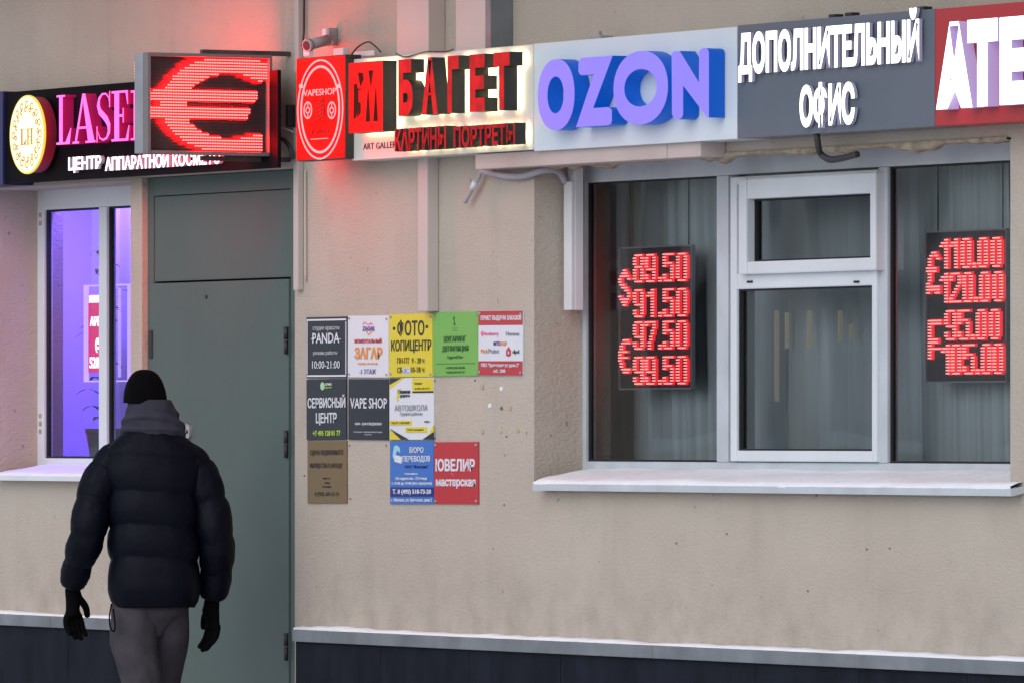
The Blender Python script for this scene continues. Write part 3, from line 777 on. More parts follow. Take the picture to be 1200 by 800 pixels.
# -- red board at the right edge
M['redboard'] = mat('red_board', (.42, .022, .028), .35, .06, 3)
M['lilacside'] = glow('lilac_letter_side', lin((.66, .56, .80)), .38, (.45, .38, .55))
t = thing('tailor_sign', 'red board with large white letters, cut by the picture edge', 'sign', (X(1150, YP), YP, 2.5))
panel(1095.6, 1330, 11.2, -9, 148, 134, YP - .001, 'redboard', t)
bm = NB(); y0 = YP - .045
for ch, a, b, c, d in (('А', 1097, 1139.5, 25.5, 127.5), ('Т', 1133.5, 1169, 22.5, 125), ('Е', 1171.5, 1206, 19.5, 122.5)):
    ptext(bm, ch, a, b, c, d, y0, YP - .003, 0, side=1, bold=.075, res=4)
obj('lettering', bm, ['whiteface', 'lilacside'], t)

# ------------------------------------------------------------------ ducts, boxes, cables
def duct(name, label, px0, px1, pxs, py0, py1, m='duct', y1=-.001, bev=.003):
    """a duct whose front shows px0..px1 and whose side reaches px s on the wall"""
    # find depth: side width in px / (sin) -> metres
    d = (pxs - px1) / (F / _t(px1, 0) * math.sin(TH - (px1 - 600) / F))
    bm = NB(); m_ = (px0 + px1) / 2
    box(bm, X(px0, -d), X(px1, -d), -d, y1, Z(m_, py1, -d), Z(m_, py0, -d), 0, bev)
    o = obj(name, bm, m, None, origin=(X(m_, 0), 0, Z(m_, py1, -d)))
    return tag(o, label, 'duct')
duct('ventilation_duct', 'broad flat beige duct rising from behind the letter Б', 464.8, 502, 522, -160, 75)
duct('ventilation_duct', 'beige duct with a grey seam rising behind the letters Е and Т', 534, 568.5, 594.5, -160, 66)
duct('cable_duct', 'short beige duct running down from the framing sign to the plaques', 489.5, 500.8, 514.5, 170, 365)
duct('cable_duct', 'slim beige cable duct beside the door, below the red light box', 343.5, 349, 356, 150, 340)
duct('cable_duct', 'slim beige cable duct above the red light box', 344.5, 349.5, 355.5, -160, 85)
bm = NB(); pbox(bm, 569, 575, -160, 64, -.088, -.002); tag(obj('steel_pipe', bm, 'flashing', None, origin=(X(572), 0, 2.6)), 'thin grey strip along the right duct above the cream sign', 'pipe')
def cable(name, label, pts, r, m='cable', cat='cable'):
    bm = NB(); tube(bm, pts, r, 8); p = pts[0]
    return tag(obj(name, bm, m, None, origin=tuple(p)), label, cat)
cable('power_cable', 'thin dark cable running down the wall above the security camera', [P(357, -60, -.012), P(356.5, 20, -.012), P(356.2, 38, -.012), P(354, 55, -.02)], .004)
cable('conduit_rod', 'thin rod along the slim duct between door and plaques', [P(357.8, 200, -.008), P(357.8, 260, -.008), P(358, 330, -.008)], .0035, 'duct', 'conduit')
# security camera on the light box
t = thing('security_camera', 'small white bullet camera on top of the red light box', 'camera', tuple(P(372, 64, -.1)))
dirv = (Vector((CX, -DIST, EYE + 2)) - P(372, 52, -.1)); dirv.z = -1.2; dirv = Vector((-.10, -.98, -.12)).normalized()
c0 = P(384, 47, -.075); c1 = P(360.5, 53.5, -.17)
ax = (c1 - c0).normalized()
bm = NB(); tube(bm, [c0, c1], .019, 20); obj('body', bm, 'greyplastic', t)
bm = NB(); tube(bm, [c1 - ax * .012, c1 + ax * .006], .0225, 24); bz = obj('bezel', bm, 'alu', t)
bm = NB(); tube(bm, [c1 + ax * .0055, c1 + ax * .0075], .0165, 24); obj('lens', bm, 'black', t)
bm = NB(); q = P(359.5, 62, -.165); box(bm, q.x - .02, q.x + .02, q.y - .004, q.y + .014, q.z - .012, q.z + .014, 0, .003); obj('foot', bm, 'white', t)
bm = NB(); tube(bm, [P(381, 47, -.08), P(383.5, 52, -.06), P(389, 50, -.03)], .008, 10); obj('arm', bm, 'white', t)
bm = NB(); box(bm, X(380, -.06), X(384.5, -.06), -.07, -.055, Z(382, 54, -.06), Z(382, 34, -.06), 0, .004); obj('mounting_ring', bm, 'white', t)
def jbox(label, px0, px1, pxs, py0, py1, m, yb=-.001, name='junction_box'):
    d = (pxs - px1) / (F / _t(px1, 0) * math.sin(TH)) - yb
    bm = NB(); m_ = (px0 + px1) / 2; y0 = -d
    box(bm, X(px0, y0), X(px1, y0), y0, yb, Z(m_, py1, y0), Z(m_, py0, y0), 0, .004)
    return tag(obj(name, bm, m, None, origin=(X(m_, y0), yb, Z(m_, py1, y0))), label, 'box')
jbox('square grey junction box on the wall above the red light box', 380.5, 384, 395.5, 33, 53.5, 'greyplastic')
jbox('small pale box with a printed face on top of the red light box', 390, 401.8, 409, 56.5, 66, 'white', -.06, 'power_supply')
jbox('pale flat power supply on top of the cream sign', 414, 437.5, 440, 60, 66.5, 'white', -.06, 'power_supply')
jbox('black box beside the left edge of the red light box', 334.5, 337, 346, 123, 149, 'black', -.001, 'power_supply')
cable('loop_cable', 'thick black cable looping between euro sign and red light box', [P(316, 176, -.10), P(321, 168, -.09), P(328, 163, -.06), P(335, 166, -.05), P(341, 176, -.05), P(343, 186, -.04)], .009)
cable('thin_wire', 'thin pale wire slanting down beside the black box', [P(318, 147, -.06), P(330, 150, -.05), P(344, 155, -.03)], .003, 'duct')
cable('thin_wire', 'thin wire arching above the pale flat power supply', [P(412, 64, -.10), P(420, 55, -.09), P(431, 49.5, -.08), P(438, 53, -.08), P(446, 61, -.09)], .003)
cable('thin_wire', 'thin wire sagging along the top of the cream sign', [P(464, 63, -.125), P(476, 67, -.126), P(500, 61, -.127), P(522, 61, -.127), P(531, 58, -.125)], .0025)
# lintel cover below the boards
bm = NB(); yb2 = -.10
zA = Z(690, 191.3, yb2); zB = Z(690, 173, yb2)
box(bm, X(557, yb2), X(781, yb2), yb2, -.001, zA, zB, 0, .003); box(bm, X(781.3, yb2), X(820, yb2), yb2 + .002, -.001, zA, zB, 0, .003)
tag(obj('lintel_cover', bm, 'lintel', None, origin=(X(690), 0, zA)), 'long pinkish beige metal cover under the pale blue board', 'cover')
jbox('short brown block under the right end of the pale blue board', 826, 838, 843, 163, 180, 'foam', -.001, 'mounting_block')
# shutter case beside the big window
t = thing('lamp_case', 'tall narrow white case at the left edge of the wide window', 'case', tuple(P(670, 364, .08)))
bm = NB(); yc = .100; xa, xb = X(660.5, yc), X(669.6, yc)
box(bm, xa, xb, yc, yc + .013, Z(665, 363.5, yc), Z(665, 213, yc), 0, .002); obj('front_case', bm, 'white', t)
bm = NB(); box(bm, xa + .004, xb + .002, yc + .0135, .145, Z(665, 363.5, yc), Z(668, 196.5, yc), 0, .002); obj('rear_case', bm, 'pvc', t)
cable('corrugated_hose', 'grey corrugated hose hanging under the beige metal cover', [P(563, 199, -.03), P(575, 202.5, -.03), P(595, 206.5, -.03), P(615, 206, -.02), P(635, 200, -.01), P(650, 199.5, .03), P(657, 204, .07), P(662, 213, .10)], .012, 'greycable', 'hose')
t = thing('dangling_cable', 'cut cable end with a white sleeve dangling left of the hose', 'cable', tuple(P(565, 198, -.03)))
bm = NB(); tube(bm, [P(565, 197, -.03), P(560, 210, -.03), P(553, 222, -.03), P(545, 237, -.03)], .008, 8); obj('wire', bm, 'greyplastic', t)
bm = NB(); tube(bm, [P(557.5, 213, -.034), P(553, 221.5, -.034)], .0105, 8); obj('sleeve', bm, 'white', t)
cable('hanging_cable', 'dark cable hanging from the grey board over the window', [P(957, 158, -.11), P(959, 172, -.10), P(962, 181, -.08), P(972, 187, -.07), P(985, 186, -.06), P(1005, 181, -.05)], .011, 'cable')

# ------------------------------------------------------------------ plaques
YQ = -.006
pal = {}
def pm(name, col, rough=.35):
    if name not in pal: pal[name] = mat('plaque_' + name, col, rough, .03, 6)
    return pal[name]
pm('black', (.014, .018, .028)); pm('white', (.66, .68, .74)); pm('yellow', (.66, .56, .03)); pm('green', (.17, .42, .08))
pm('red', (.46, .035, .045)); pm('brass', (.17, .115, .05), .45); pm('blue', (.05, .16, .50)); pm('navy', (.02, .03, .20)); pm('orange', (.72, .27, .05))
pm('ink', (.02, .02, .025)); pm('lime', (.42, .6, .05)); pm('pink', (.75, .15, .28)); pm('dgreen', (.03, .12, .03)); pm('grey', (.25, .27, .3)); pm('purple', (.16, .07, .3)); pm('mint', (.35, .62, .35)); pm('cyan', (.3, .6, .7)); pm('silver', (.5, .52, .56))
def plaque(label, base, px0, px1, py0, py1, items, tilt=0.0, screws=True):
    """items: ('t', text, px0,px1,py0,py1, colour[, bold]) or ('r', px0,px1,py0,py1, colour) or ('p', [(px,py)..], colour) or ('o', cx,cy,rx,rz, colour)"""
    m = (px0 + px1) / 2
    t = thing('plaque', label, 'plaque', (X(m), YQ, Z(m, py1)), 'business plaques on the wall')
    t.rotation_euler.y = math.radians(random.uniform(-.45, .45)) + tilt
    bm = NB(); pbox(bm, px0, px1, py0, py1, YQ, -.0005, 0, .0012); obj('plate', bm, pm(base, None), t)
    cols = []
    def ci(c):
        if c not in cols: cols.append(c)
        return cols.index(c)
    bm = NB(); lay = 0
    for it in items:
        if it[0] == 'r': lay += 1; pbox(bm, it[1], it[2], it[3], it[4], YQ - .0004 - .0003 * lay, YQ - .0001, ci(it[5]))
        elif it[0] == 'p': lay += 1; pprism(bm, it[1], YQ - .0004 - .0003 * lay, YQ - .0001, ci(it[2]))
        elif it[0] == 'o':
            lay += 1; y = YQ - .0004 - .0003 * lay; prism(bm, ell(X(it[1], y), Z(it[1], it[2], y), it[3], it[4], 20), y, YQ - .0001, ci(it[5]))
        else:
            y = YQ - .0004 - .0003 * (lay + 1)
            ptext(bm, it[1], it[2], it[3], it[4], it[5], y - .0006, y + .0004, ci(it[6]), bold=it[7] if len(it) > 7 else .012, res=2)
    obj('lettering', bm, [pal[c] for c in cols], t)
    if screws:
        for a in (px0 + 2, px1 - 2):
            for b in (py0 + 3.5, py1 - 3.5):
                bm = NB(); prism(bm, ell(X(a, YQ), Z(a, b, YQ), .0062, .0045, 10), YQ - .003, YQ - .0001); obj('screw', bm, 'greyplastic', t)
    return t
plaque('black plaque reading PANDA with white bars top and bottom', 'black', 359, 406.3, 371.5, 442.3, [
    ('r', 359.5, 405.5, 373.8, 375.8, 'white'), ('r', 359.5, 405.5, 439, 441, 'white'), ('r', 359.3, 360.3, 376.5, 438, 'silver'), ('r', 404.6, 405.6, 376.5, 438, 'silver'),
    ('t', 'студия красоты', 366.4, 397.4, 382.6, 388, 'silver', .0), ('t', 'PANDA', 366, 397.5, 390, 402, 'white', .012), ('r', 364.6, 366.8, 396.6, 397.6, 'white'), ('r', 396.6, 398.8, 396.6, 397.6, 'white'),
    ('t', 'режим работы', 367, 395, 410.8, 416.5, 'silver', .0), ('t', '10:00-21:00', 365.7, 398, 422.5, 431.5, 'white', .0)], screws=False)
plaque('white plaque with orange word ЗАГАР and a heart logo', 'white', 407.4, 455, 370, 441.8, [
    ('p', [(432, 393.5), (428, 388.5), (430, 388.5), (432, 391.5), (434.5, 388.5), (436.5, 388.5)], 'orange'), ('p', [(424.5, 379.5), (427, 377), (431, 380), (431, 381.3), (427, 378.5), (425.2, 381)], 'pink'),
    ('p', [(431.5, 380), (434, 377.6), (436.5, 380), (435.5, 381.3), (434, 379), (432, 381.6)], 'pink'),
    ('t', 'ZAGAR', 424.3, 438.8, 382.5, 388, 'purple', .03), ('t', 'МОМЕНТАЛЬНЫЙ', 415.2, 446.7, 396, 402, 'red', .03), ('t', 'ЗАГАР', 415.2, 447.6, 406.3, 420.6, 'orange', .04),
    ('t', '8 (925) 379-99-28', 419.3, 442, 424.6, 427.8, 'orange', .0), ('t', '-1 ЭТАЖ', 421, 440, 432, 438, 'purple', .0)])
plaque('yellow plaque reading ФОТО КОПИЦЕНТР in black', 'yellow', 456, 506.6, 368, 441.3, [
    ('t', 'ФОТО', 465.3, 497, 374.8, 394.2, 'ink', .02), ('o', 461.7, 385, .010, .006, 'ink'), ('o', 500, 382.8, .010, .006, 'ink'), ('t', 'КОПИЦЕНТР', 458.2, 505, 398.2, 413.4, 'ink', .015),
    ('t', 'ПН-ПТ  9 - 20 ч', 465.2, 496.8, 418.8, 425.6, 'ink', .0), ('r', 472, 480, 430.4, 438, 'white'), ('t', 'СБ', 465.2, 471.2, 430, 436.5, 'ink', .0), ('t', 'ВС', 473, 479.2, 431, 437, 'blue', .0), ('t', '10-18 ч', 481.3, 496.8, 429.5, 436, 'ink', .0)])
plaque('light green plaque reading ШУГАРИНГ ДЕПИЛЯЦИЯ', 'green', 507.3, 559.8, 365.6, 440.3, [
    ('p', [(531, 371.5), (533, 371), (532.3, 376), (533.8, 380), (533, 382), (531.3, 380), (532, 377), (530.8, 374)], 'dgreen'), ('r', 530, 535.5, 384.3, 384.9, 'dgreen'), ('r', 530, 535.5, 387, 387.6, 'dgreen'),
    ('t', 'ШУГАРИНГ', 519.8, 545.5, 393.6, 400.4, 'dgreen', .02), ('t', 'ДЕПИЛЯЦИЯ', 518, 548.5, 404.9, 412.4, 'dgreen', .02), ('t', 'SugaredOne', 523.8, 542, 416.3, 420.8, 'dgreen', .0),
    ('r', 511.5, 556.5, 425.5, 426, 'dgreen'), ('t', '8 (926) 826-82-86', 522.7, 544.5, 429.3, 432.2, 'dgreen', .01), ('t', '8 (926) 867-86-77', 522.7, 544, 434.6, 437.4, 'dgreen', .01)])
plaque('white plaque with red bands and delivery company names', 'white', 560.3, 612.3, 364.2, 439.3, [
    ('r', 560.5, 612.1, 364.4, 381, 'red'), ('r', 560.5, 612.1, 422.8, 439.1, 'red'), ('t', 'ПУНКТ ВЫДАЧИ ЗАКАЗОВ', 563, 610.5, 369.6, 376.2, 'white', .03),
    ('p', [(562.8, 391.3), (564.8, 387.5), (566.8, 391.3), (564.8, 395)], 'pink'), ('t', 'boxberry', 567.3, 584, 388.8, 394.5, 'pink', .01), ('t', 'Hermes', 592.5, 608, 388.4, 393, 'grey', .02),
    ('t', 'MTS', 578, 585.5, 400, 404.8, 'purple', .03), ('t', 'HOP', 586, 593.5, 400, 404.8, 'orange', .03), ('t', 'Pick', 563.2, 571.5, 409.2, 413.8, 'orange', .01), ('t', 'Point', 572, 584.5, 408.4, 414, 'grey', .01),
    ('p', [(592.8, 410.5), (595.6, 406), (598.4, 410.5), (598.4, 416), (595.6, 417.5), (592.8, 416)], 'red'), ('r', 595, 596.2, 411, 414.5, 'white'), ('t', 'dpd', 600.3, 607.8, 409.3, 415, 'ink', .01),
    ('t', 'ПВЗ "Брянская ул дом 2"', 563.6, 608, 425.3, 430.6, 'white', .02), ('t', 'оф. 208', 578, 592, 432, 437.3, 'white', .02)])
plaque('black plaque reading СЕРВИСНЫЙ ЦЕНТР with a green phone number', 'black', 359.2, 405.8, 443.8, 515, [
    ('o', 378, 452, .017, .0145, 'mint'), ('t', 'СЕРВИС', 381, 389, 448.6, 451.4, 'white', .02), ('t', 'ЦЕНТР', 381, 389, 452.8, 455.2, 'lime', .02),
    ('t', 'СЕРВИСНЫЙ', 360.6, 404.6, 462.3, 477.6, 'white', .02), ('t', 'ЦЕНТР', 370.2, 394.6, 483.3, 497.6, 'white', .02), ('t', '+7 495 128 81 77', 366.5, 398.8, 504, 510.2, 'lime', .025)], screws=False)
plaque('black plaque reading VAPE SHOP in plain white letters', 'black', 408, 455.4, 443.8, 514.9, [
    ('t', 'VAPE SHOP', 410, 453.2, 465.8, 478.2, 'white', .01), ('t', '10:00 - 22:00 ЕЖЕДНЕВНО', 416, 447, 494.6, 498.2, 'white', .01),
    ('t', 'ПРОДАЖА СОВЕРШЕННОЛЕТНИМ', 414.3, 447.6, 505, 506.9, 'silver', .0), ('t', 'СТРОГО 18', 427, 435, 508, 509.5, 'silver', .0)], screws=False)
plaque('white and yellow plaque reading АВТОШКОЛА with black corners', 'white', 456.3, 508, 442.3, 514.8, [
    ('p', [(456.6, 442.6), (470.5, 442.6), (456.6, 450.5)], 'ink'), ('p', [(470.5, 442.6), (473, 442.6), (456.6, 455.5), (456.6, 450.5)], 'yellow'),
    ('r', 483.2, 507.6, 442.7, 458, 'yellow'), ('r', 483.2, 507.6, 458, 460, 'ink'), ('t', 'Телефон:', 485.3, 494.5, 447.8, 450.6, 'ink', .0), ('t', '8 (499) 340-39-11', 486, 503.5, 454, 456.6, 'ink', .0),
    ('p', [(464.5, 465), (467.5, 455), (469.3, 455), (466.5, 469), (465.7, 470)], 'yellow'), ('t', 'Главная', 466, 480.3, 456, 460.6, 'ink', .02), ('t', 'дорога', 468.5, 479.8, 462, 465.8, 'ink', .02),
    ('t', 'АВТОШКОЛА', 462.3, 501, 474, 481, 'grey', .0), ('t', 'График работы:', 468.7, 495, 482.4, 487.4, 'grey', .0),
    ('r', 456.6, 482.2, 492.4, 497.6, 'yellow'), ('t', 'Пн-Пт 11:00-20:00', 459, 479.6, 493.6, 496.3, 'ink', .0), ('t', '18+', 497.3, 503.6, 492.8, 495, 'ink', .02), ('r', 475, 500.3, 500.2, 506.2, 'yellow'), ('t', 'Сб-Вс выходной', 477, 496, 501.8, 504.6, 'ink', .0),
    ('p', [(456.6, 503.5), (470, 514.5), (456.6, 514.5)], 'yellow'), ('p', [(456.8, 502), (478.5, 514.5), (470, 514.5)], 'ink'), ('p', [(507.6, 506), (507.6, 514.5), (495, 514.5)], 'ink'), ('p', [(507.6, 498), (507.6, 506), (501.5, 510)], 'yellow')], screws=False)
plaque('tarnished brass plaque with dark engraved lines', 'brass', 360.3, 406.2, 516.3, 589.2, [
    ('t', 'СДАЧА НЕДВИЖИМОГО', 363.2, 402, 526.8, 533.8, 'ink', .02), ('t', 'ИМУЩЕСТВА В АРЕНДУ', 363.2, 401, 542.2, 548.8, 'ink', .02),
    ('t', 'офисы', 378, 386.5, 558.8, 561.3, 'ink', .01), ('t', 'залы', 380, 386.2, 564.3, 566.5, 'ink', .01), ('t', 'склады', 377.6, 388, 568.8, 571.5, 'ink', .01), ('t', '8 (903) 669-12-12', 368.7, 397, 576, 582, 'ink', .01)], screws=False)
plaque('blue plaque reading БЮРО ПЕРЕВОДОВ with a navy phone band', 'blue', 457, 508, 516, 590, [
    ('p', [(460, 534), (462, 522), (465, 520.8), (468.5, 524), (469, 530), (465.5, 527), (463.5, 533), (464, 541)], 'cyan'), ('p', [(462.5, 532), (471, 534.5), (470.5, 542.5), (462.2, 540)], 'white'),
    ('t', 'БЮРО', 480, 496.2, 523.4, 530.2, 'white', .02), ('t', 'ПЕРЕВОДОВ', 471.8, 504, 533.6, 541.6, 'white', .02), ('t', 'ООО "Фортуна"', 474.2, 501.6, 544.4, 549, 'navy', .01),
    ('t', 'Режим работы:', 474.2, 489.4, 553.4, 556.2, 'white', .02), ('t', 'Понедельник - Пятница', 463.6, 500, 558.2, 562.4, 'white', .02), ('t', 'с 10-00 до 19-00 (без перерыва)', 459, 506, 564, 568.2, 'white', .02),
    ('r', 457.2, 507.8, 570.5, 581.4, 'navy'), ('t', 'Т. 8 (495) 518-73-20', 460, 505, 572.6, 579.6, 'white', .03), ('t', 'г. Москва, ул. Брянская, дом 2', 458.6, 506, 583.2, 588, 'white', .02)], screws=False)
plaque('red plaque reading ЮВЕЛИР мастерская in bold white', 'red', 508.7, 560.3, 517.4, 590, [
    ('t', 'ЮВЕЛИР', 510.4, 556.4, 537, 551.8, 'white', .035), ('t', 'мастерская', 510.8, 557.2, 561, 571.8, 'white', .035), ('p', [(526, 553.6), (530.6, 554.3), (531.6, 557), (530.6, 556.6), (529.8, 555)], 'pink')])

# ------------------------------------------------------------------ LED exchange boards behind the glass
DG = {'o': ' #### |##  ##|##  ##|##  ##|##  ##|##  ##|##  ##|##  ##|##  ##| #### ', '0': ' ##### |##   ##|##   ##|##   ##|##   ##|##   ##|##   ##|##   ##|##   ##| ##### ', '1': '   ##| ####|## ##|   ##|   ##|   ##|   ##|   ##|   ##|   ##',
      '2': ' ##### |##   ##|##   ##|     ##|    ## |   ##  |  ##   | ##    |##     |#######', '5': '#######|##     |##     |###### |##   ##|     ##|     ##|##   ##|##   ##| ##### ',
      '7': '#######|##   ##|     ##|    ## |    ## |   ##  |   ##  |  ##   |  ##   |  ##   ', '8': ' ##### |##   ##|##   ##|##   ##| ##### |##   ##|##   ##|##   ##|##   ##| ##### ',
      '9': ' ##### |##   ##|##   ##|##   ##|##   ##| ######|     ##|##   ##|##   ##| ##### ', '.': '  |  |  |  |  |  |  |  |##|##',
      '$': '   ##   |  ####  | ###### |##    ##|##      | ###    |  ####  |    ### |      ##|##    ##| ###### |  ####  |   ##   ',
      '€': '   #### |  ######| ##     | ##     |######  |##      |######  |##      | ##     | ##     |  ######|   #### ',
      '£': '   ###  |  ## ## | ##   ##| ##     | ##     |######  |######  | ##     | ##     | ##     |##      |########|########|##   ###',
      '₣': '########|########|##      |##      |##      |##      |######  |######  |##      |########|##      |##      |##      '}
def blit(cells, ch, r0, c0):
    for i, row in enumerate(DG[ch].split('|')):
        for j, q in enumerate(row):
            if q == '#': cells.add((r0 + i, c0 + j))
def rate_board(label, px0, px1, pyt, pyb, lines, syms, y):
    m = (px0 + px1) / 2
    a, b = X(px0, y), X(px1, y); z0, z1 = Z(m, pyb, y), Z(m, pyt, y)
    t = thing('rate_display', label, 'display', ((a + b) / 2, y, z0), 'currency rate displays in the window')
    bm = NB(); f = .005
    for q in ((a, a + f, z0, z1), (b - f, b, z0, z1)): box(bm, q[0], q[1], y - .009, y + .006, q[2], q[3])
    for q in ((z0, z0 + f), (z1 - f, z1)): box(bm, a + f, b - f, y - .008, y + .006, q[0], q[1])
    obj('frame', bm, 'alu', t)
    bm = NB(); box(bm, a + f, b - f, y, y + .0055, z0 + f, z1 - f); NR = NC = 48
    pw, ph = (b - a - 2 * f) / NC, (z1 - z0 - 2 * f) / NR
    for i in range(NR): zz = z1 - f - i * ph; box(bm, a + f, b - f, y - .004, y - .0002, zz - .0012, zz + .0004)
    obj('screen', bm, 'louver', t)
    cells = set()
    for r0, s_ in lines:
        for ch, c0 in s_: blit(cells, ch, r0, c0)
    for ch, r0, c0 in syms: blit(cells, ch, r0, c0)
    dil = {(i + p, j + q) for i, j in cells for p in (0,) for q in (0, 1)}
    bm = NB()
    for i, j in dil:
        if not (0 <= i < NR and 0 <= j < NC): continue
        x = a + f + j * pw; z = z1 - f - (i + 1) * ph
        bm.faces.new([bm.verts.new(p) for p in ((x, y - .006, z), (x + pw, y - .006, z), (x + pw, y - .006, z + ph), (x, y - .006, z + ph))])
    obj('digit_diffuser', bm, 'boardglow', t)  # widened digit cells, a glowing layer painted for the LEDs' bloom
    bm = NB()
    for i, j in cells:
        x = a + f + (j + .5) * pw; z = z1 - f - (i + .5) * ph
        box(bm, x - .0049, x + .0049, y - .014, y - .011, z - .0021, z + .0021)
    obj('digit_led', bm, 'boardled', t)
    bm = NB()
    for xx in (a + .05, b - .05): tube(bm, [(xx, y + .01, z1), (xx, y + .01, RW[3] - .02)], .0025, 6)
    obj('hanging_wire', bm, 'black', t)
    return t
M['boardglow'] = glow('board_red_diffuser', (.95, .016, .030), 1.0, (.03, .0, .0))  # painted bloom behind the digits
M['boardled'] = glow('board_red_led', (2.0, .46, .42), 1.0, sample=False)
st5 = lambda s: list(zip(s, (10, 18, 27, 30, 39)))
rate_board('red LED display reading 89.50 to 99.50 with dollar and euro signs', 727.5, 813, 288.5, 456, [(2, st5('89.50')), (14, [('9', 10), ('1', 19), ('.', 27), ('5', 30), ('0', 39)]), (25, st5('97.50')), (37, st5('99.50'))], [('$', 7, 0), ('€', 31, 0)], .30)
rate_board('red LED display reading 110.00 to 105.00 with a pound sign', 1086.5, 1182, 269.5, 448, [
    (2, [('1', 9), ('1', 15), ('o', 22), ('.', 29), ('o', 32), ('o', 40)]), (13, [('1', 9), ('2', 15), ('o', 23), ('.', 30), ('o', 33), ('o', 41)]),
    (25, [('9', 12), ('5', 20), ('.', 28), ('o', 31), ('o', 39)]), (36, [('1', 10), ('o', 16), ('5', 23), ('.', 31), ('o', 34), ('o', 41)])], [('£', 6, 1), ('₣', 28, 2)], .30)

# ------------------------------------------------------------------ blinds and things inside the wide window
t = thing('vertical_blind', 'grey vertical lamella blind hanging behind the wide window', 'blind', (X(900, .42), .42, RW[2]))
bm = NB(); x = RW[0] - .3; k = 0
while x < RW[1] + .5:
    wv = .089; an = math.radians(16 + 14 * noise.noise((k * 3.1, 0, 0))); dy = math.sin(an) * wv / 2; dx = math.cos(an) * wv / 2
    xo, yo = x + .01 * noise.noise((k, 7, 0)), .44
    pr = None
    for s_ in range(5):
        u = s_ / 4 - .5; cv = .008 * (1 - (2 * u) ** 2)
        c = [bm.verts.new((xo + dx * 2 * u, yo + dy * 2 * u - cv, z)) for z in (RW[2] - .02, RW[3] + .05)]
        if pr: f = bm.faces.new((pr[0], c[0], c[1], pr[1])); f.smooth = True
        pr = c
    x += .0945; k += 1
obj('lamellae', bm, 'blind', t)
bm = NB(); box(bm, RW[0] - .3, RW[1] + .5, .41, .47, RW[3] + .05, RW[3] + .09); obj('head_rail', bm, 'white', t)
bm = NB()
for px, pa, pb, wv in ((908, 364, 470, 1.0), (920, 366, 408, .6), (946.5, 364, 408, .9), (982.5, 364, 400, .8), (995, 380, 398, .5)):
    pbox(bm, px - wv / 2, px + wv / 2, pa, pb, .385, .40)
obj('lamella_edge', bm, 'beige', t)  # glowing strips standing in for the lit room seen between lamellae
M['palecurtain'] = mat('pale_curtain', (.52, .56, .57), .9, .12, 6, stretch=(1, 1, .1))
bm = NB(); prev = None
for i in range(61):
    x = X(783, .40) + (X(862, .40) - X(783, .40)) * i / 60
    y = .39 + .018 * math.sin(i * .62 + 1.5 * noise.noise((i * .12, 0, 0))) + .006 * math.sin(i * 1.9)
    c = [bm.verts.new((x + .05 * (1 if k == 0 else 0), y, z)) for k, z in enumerate((RW[2] - .1, RW[3] + .1))]
    if prev: f = bm.faces.new((prev[0], c[0], c[1], prev[1])); f.smooth = True
    prev = c
tag(obj('curtain', bm, 'palecurtain', None, origin=(X(820, .4), .39, RW[2])), 'pale grey curtain hanging behind the dollar rate display', 'curtain')
bm = NB(); prev = None
for i in range(81):
    x = X(1092, .43) + (X(1200, .43) - X(1092, .43)) * i / 80
    y = .40 + .016 * math.sin(i * .55 + 2 * noise.noise((i * .1, 4, 0))) + .006 * math.sin(i * 2.1)
    c = [bm.verts.new((x - .04 * k, y, z)) for k, z in enumerate((RW[2] - .1, RW[3] + .1))]
    if prev: f = bm.faces.new((prev[0], c[0], c[1], prev[1])); f.smooth = True
    prev = c
tag(obj('curtain', bm, 'palecurtain', None, origin=(X(1140, .4), .40, RW[2])), 'pale grey curtain hanging behind the pound rate display', 'curtain')
# fire alarm point / white shelf on the inner wall
bm = NB(); yy = .36
pbox(bm, 690, 727, 305, 316, yy, yy + .05); pbox(bm, 690, 730, 335, 343, yy, yy + .05)
tag(obj('shelf_rail', bm, 'white', None, origin=tuple(P(700, 343, yy))), 'pale rails behind the glass left of the dollar display', 'rail')
M['alarmred'] = mat('red_alarm_plastic', (.35, .02, .02), .4, .1)
bm = NB(); pbox(bm, 711, 725, 318, 335, yy, yy + .04, 0, .006); tag(obj('alarm_button', bm, 'alarmred', None, origin=tuple(P(718, 335, yy))), 'small red alarm box between the pale rails behind the glass', 'alarm')

# ------------------------------------------------------------------ violet salon behind the left window
vl = bpy.data.lights.new('violet_lamp', 'AREA'); vl.energy = 40; vl.color = (.17, .10, 1.0); vl.size = .9; vl.size_y = 1.0; vl.shape = 'RECTANGLE'
vo = bpy.data.objects.new('violet_lamp', vl); COL.objects.link(vo); vo.location = (X(90, .3) - .1, 1.2, LW[3] + .05); vo.rotation_euler = (math.radians(-38), 0, 0)
M['sheer'] = mat('sheer_curtain', (.52, .48, .72), .9, .06, 5)
tb = M['sheer'].node_tree; 
bm = NB(); prev = None; n = 160
for i in range(n + 1):
    x = LW[0] - .3 + (LW[1] - LW[0] + .35) * i / n
    y = .62 + .020 * math.sin(x * 46 + 2 * noise.noise((x * 3, 0, 0))) + .012 * math.sin(x * 113)
    c = [bm.verts.new((x, y, LW[2] - .1)), bm.verts.new((x, y, LW[3] + .1))]
    if prev: f = bm.faces.new((prev[0], c[0], c[1], prev[1])); f.smooth = True
    prev = c
tag(obj('curtain', bm, 'sheer', None, origin=(X(90, .62), .62, LW[2])), 'sheer curtain lit violet behind the narrow window', 'curtain')
vl2 = bpy.data.lights.new('violet_strip', 'AREA'); vl2.energy = 24; vl2.color = (.24, .14, 1.0); vl2.size = 1.0; vl2.size_y = .06; vl2.shape = 'RECTANGLE'
vo2 = bpy.data.objects.new('violet_strip', vl2); COL.objects.link(vo2); vo2.location = (X(80, .4), .36, LW[3] + .12); vo2.rotation_euler = (math.radians(12), 0, 0)
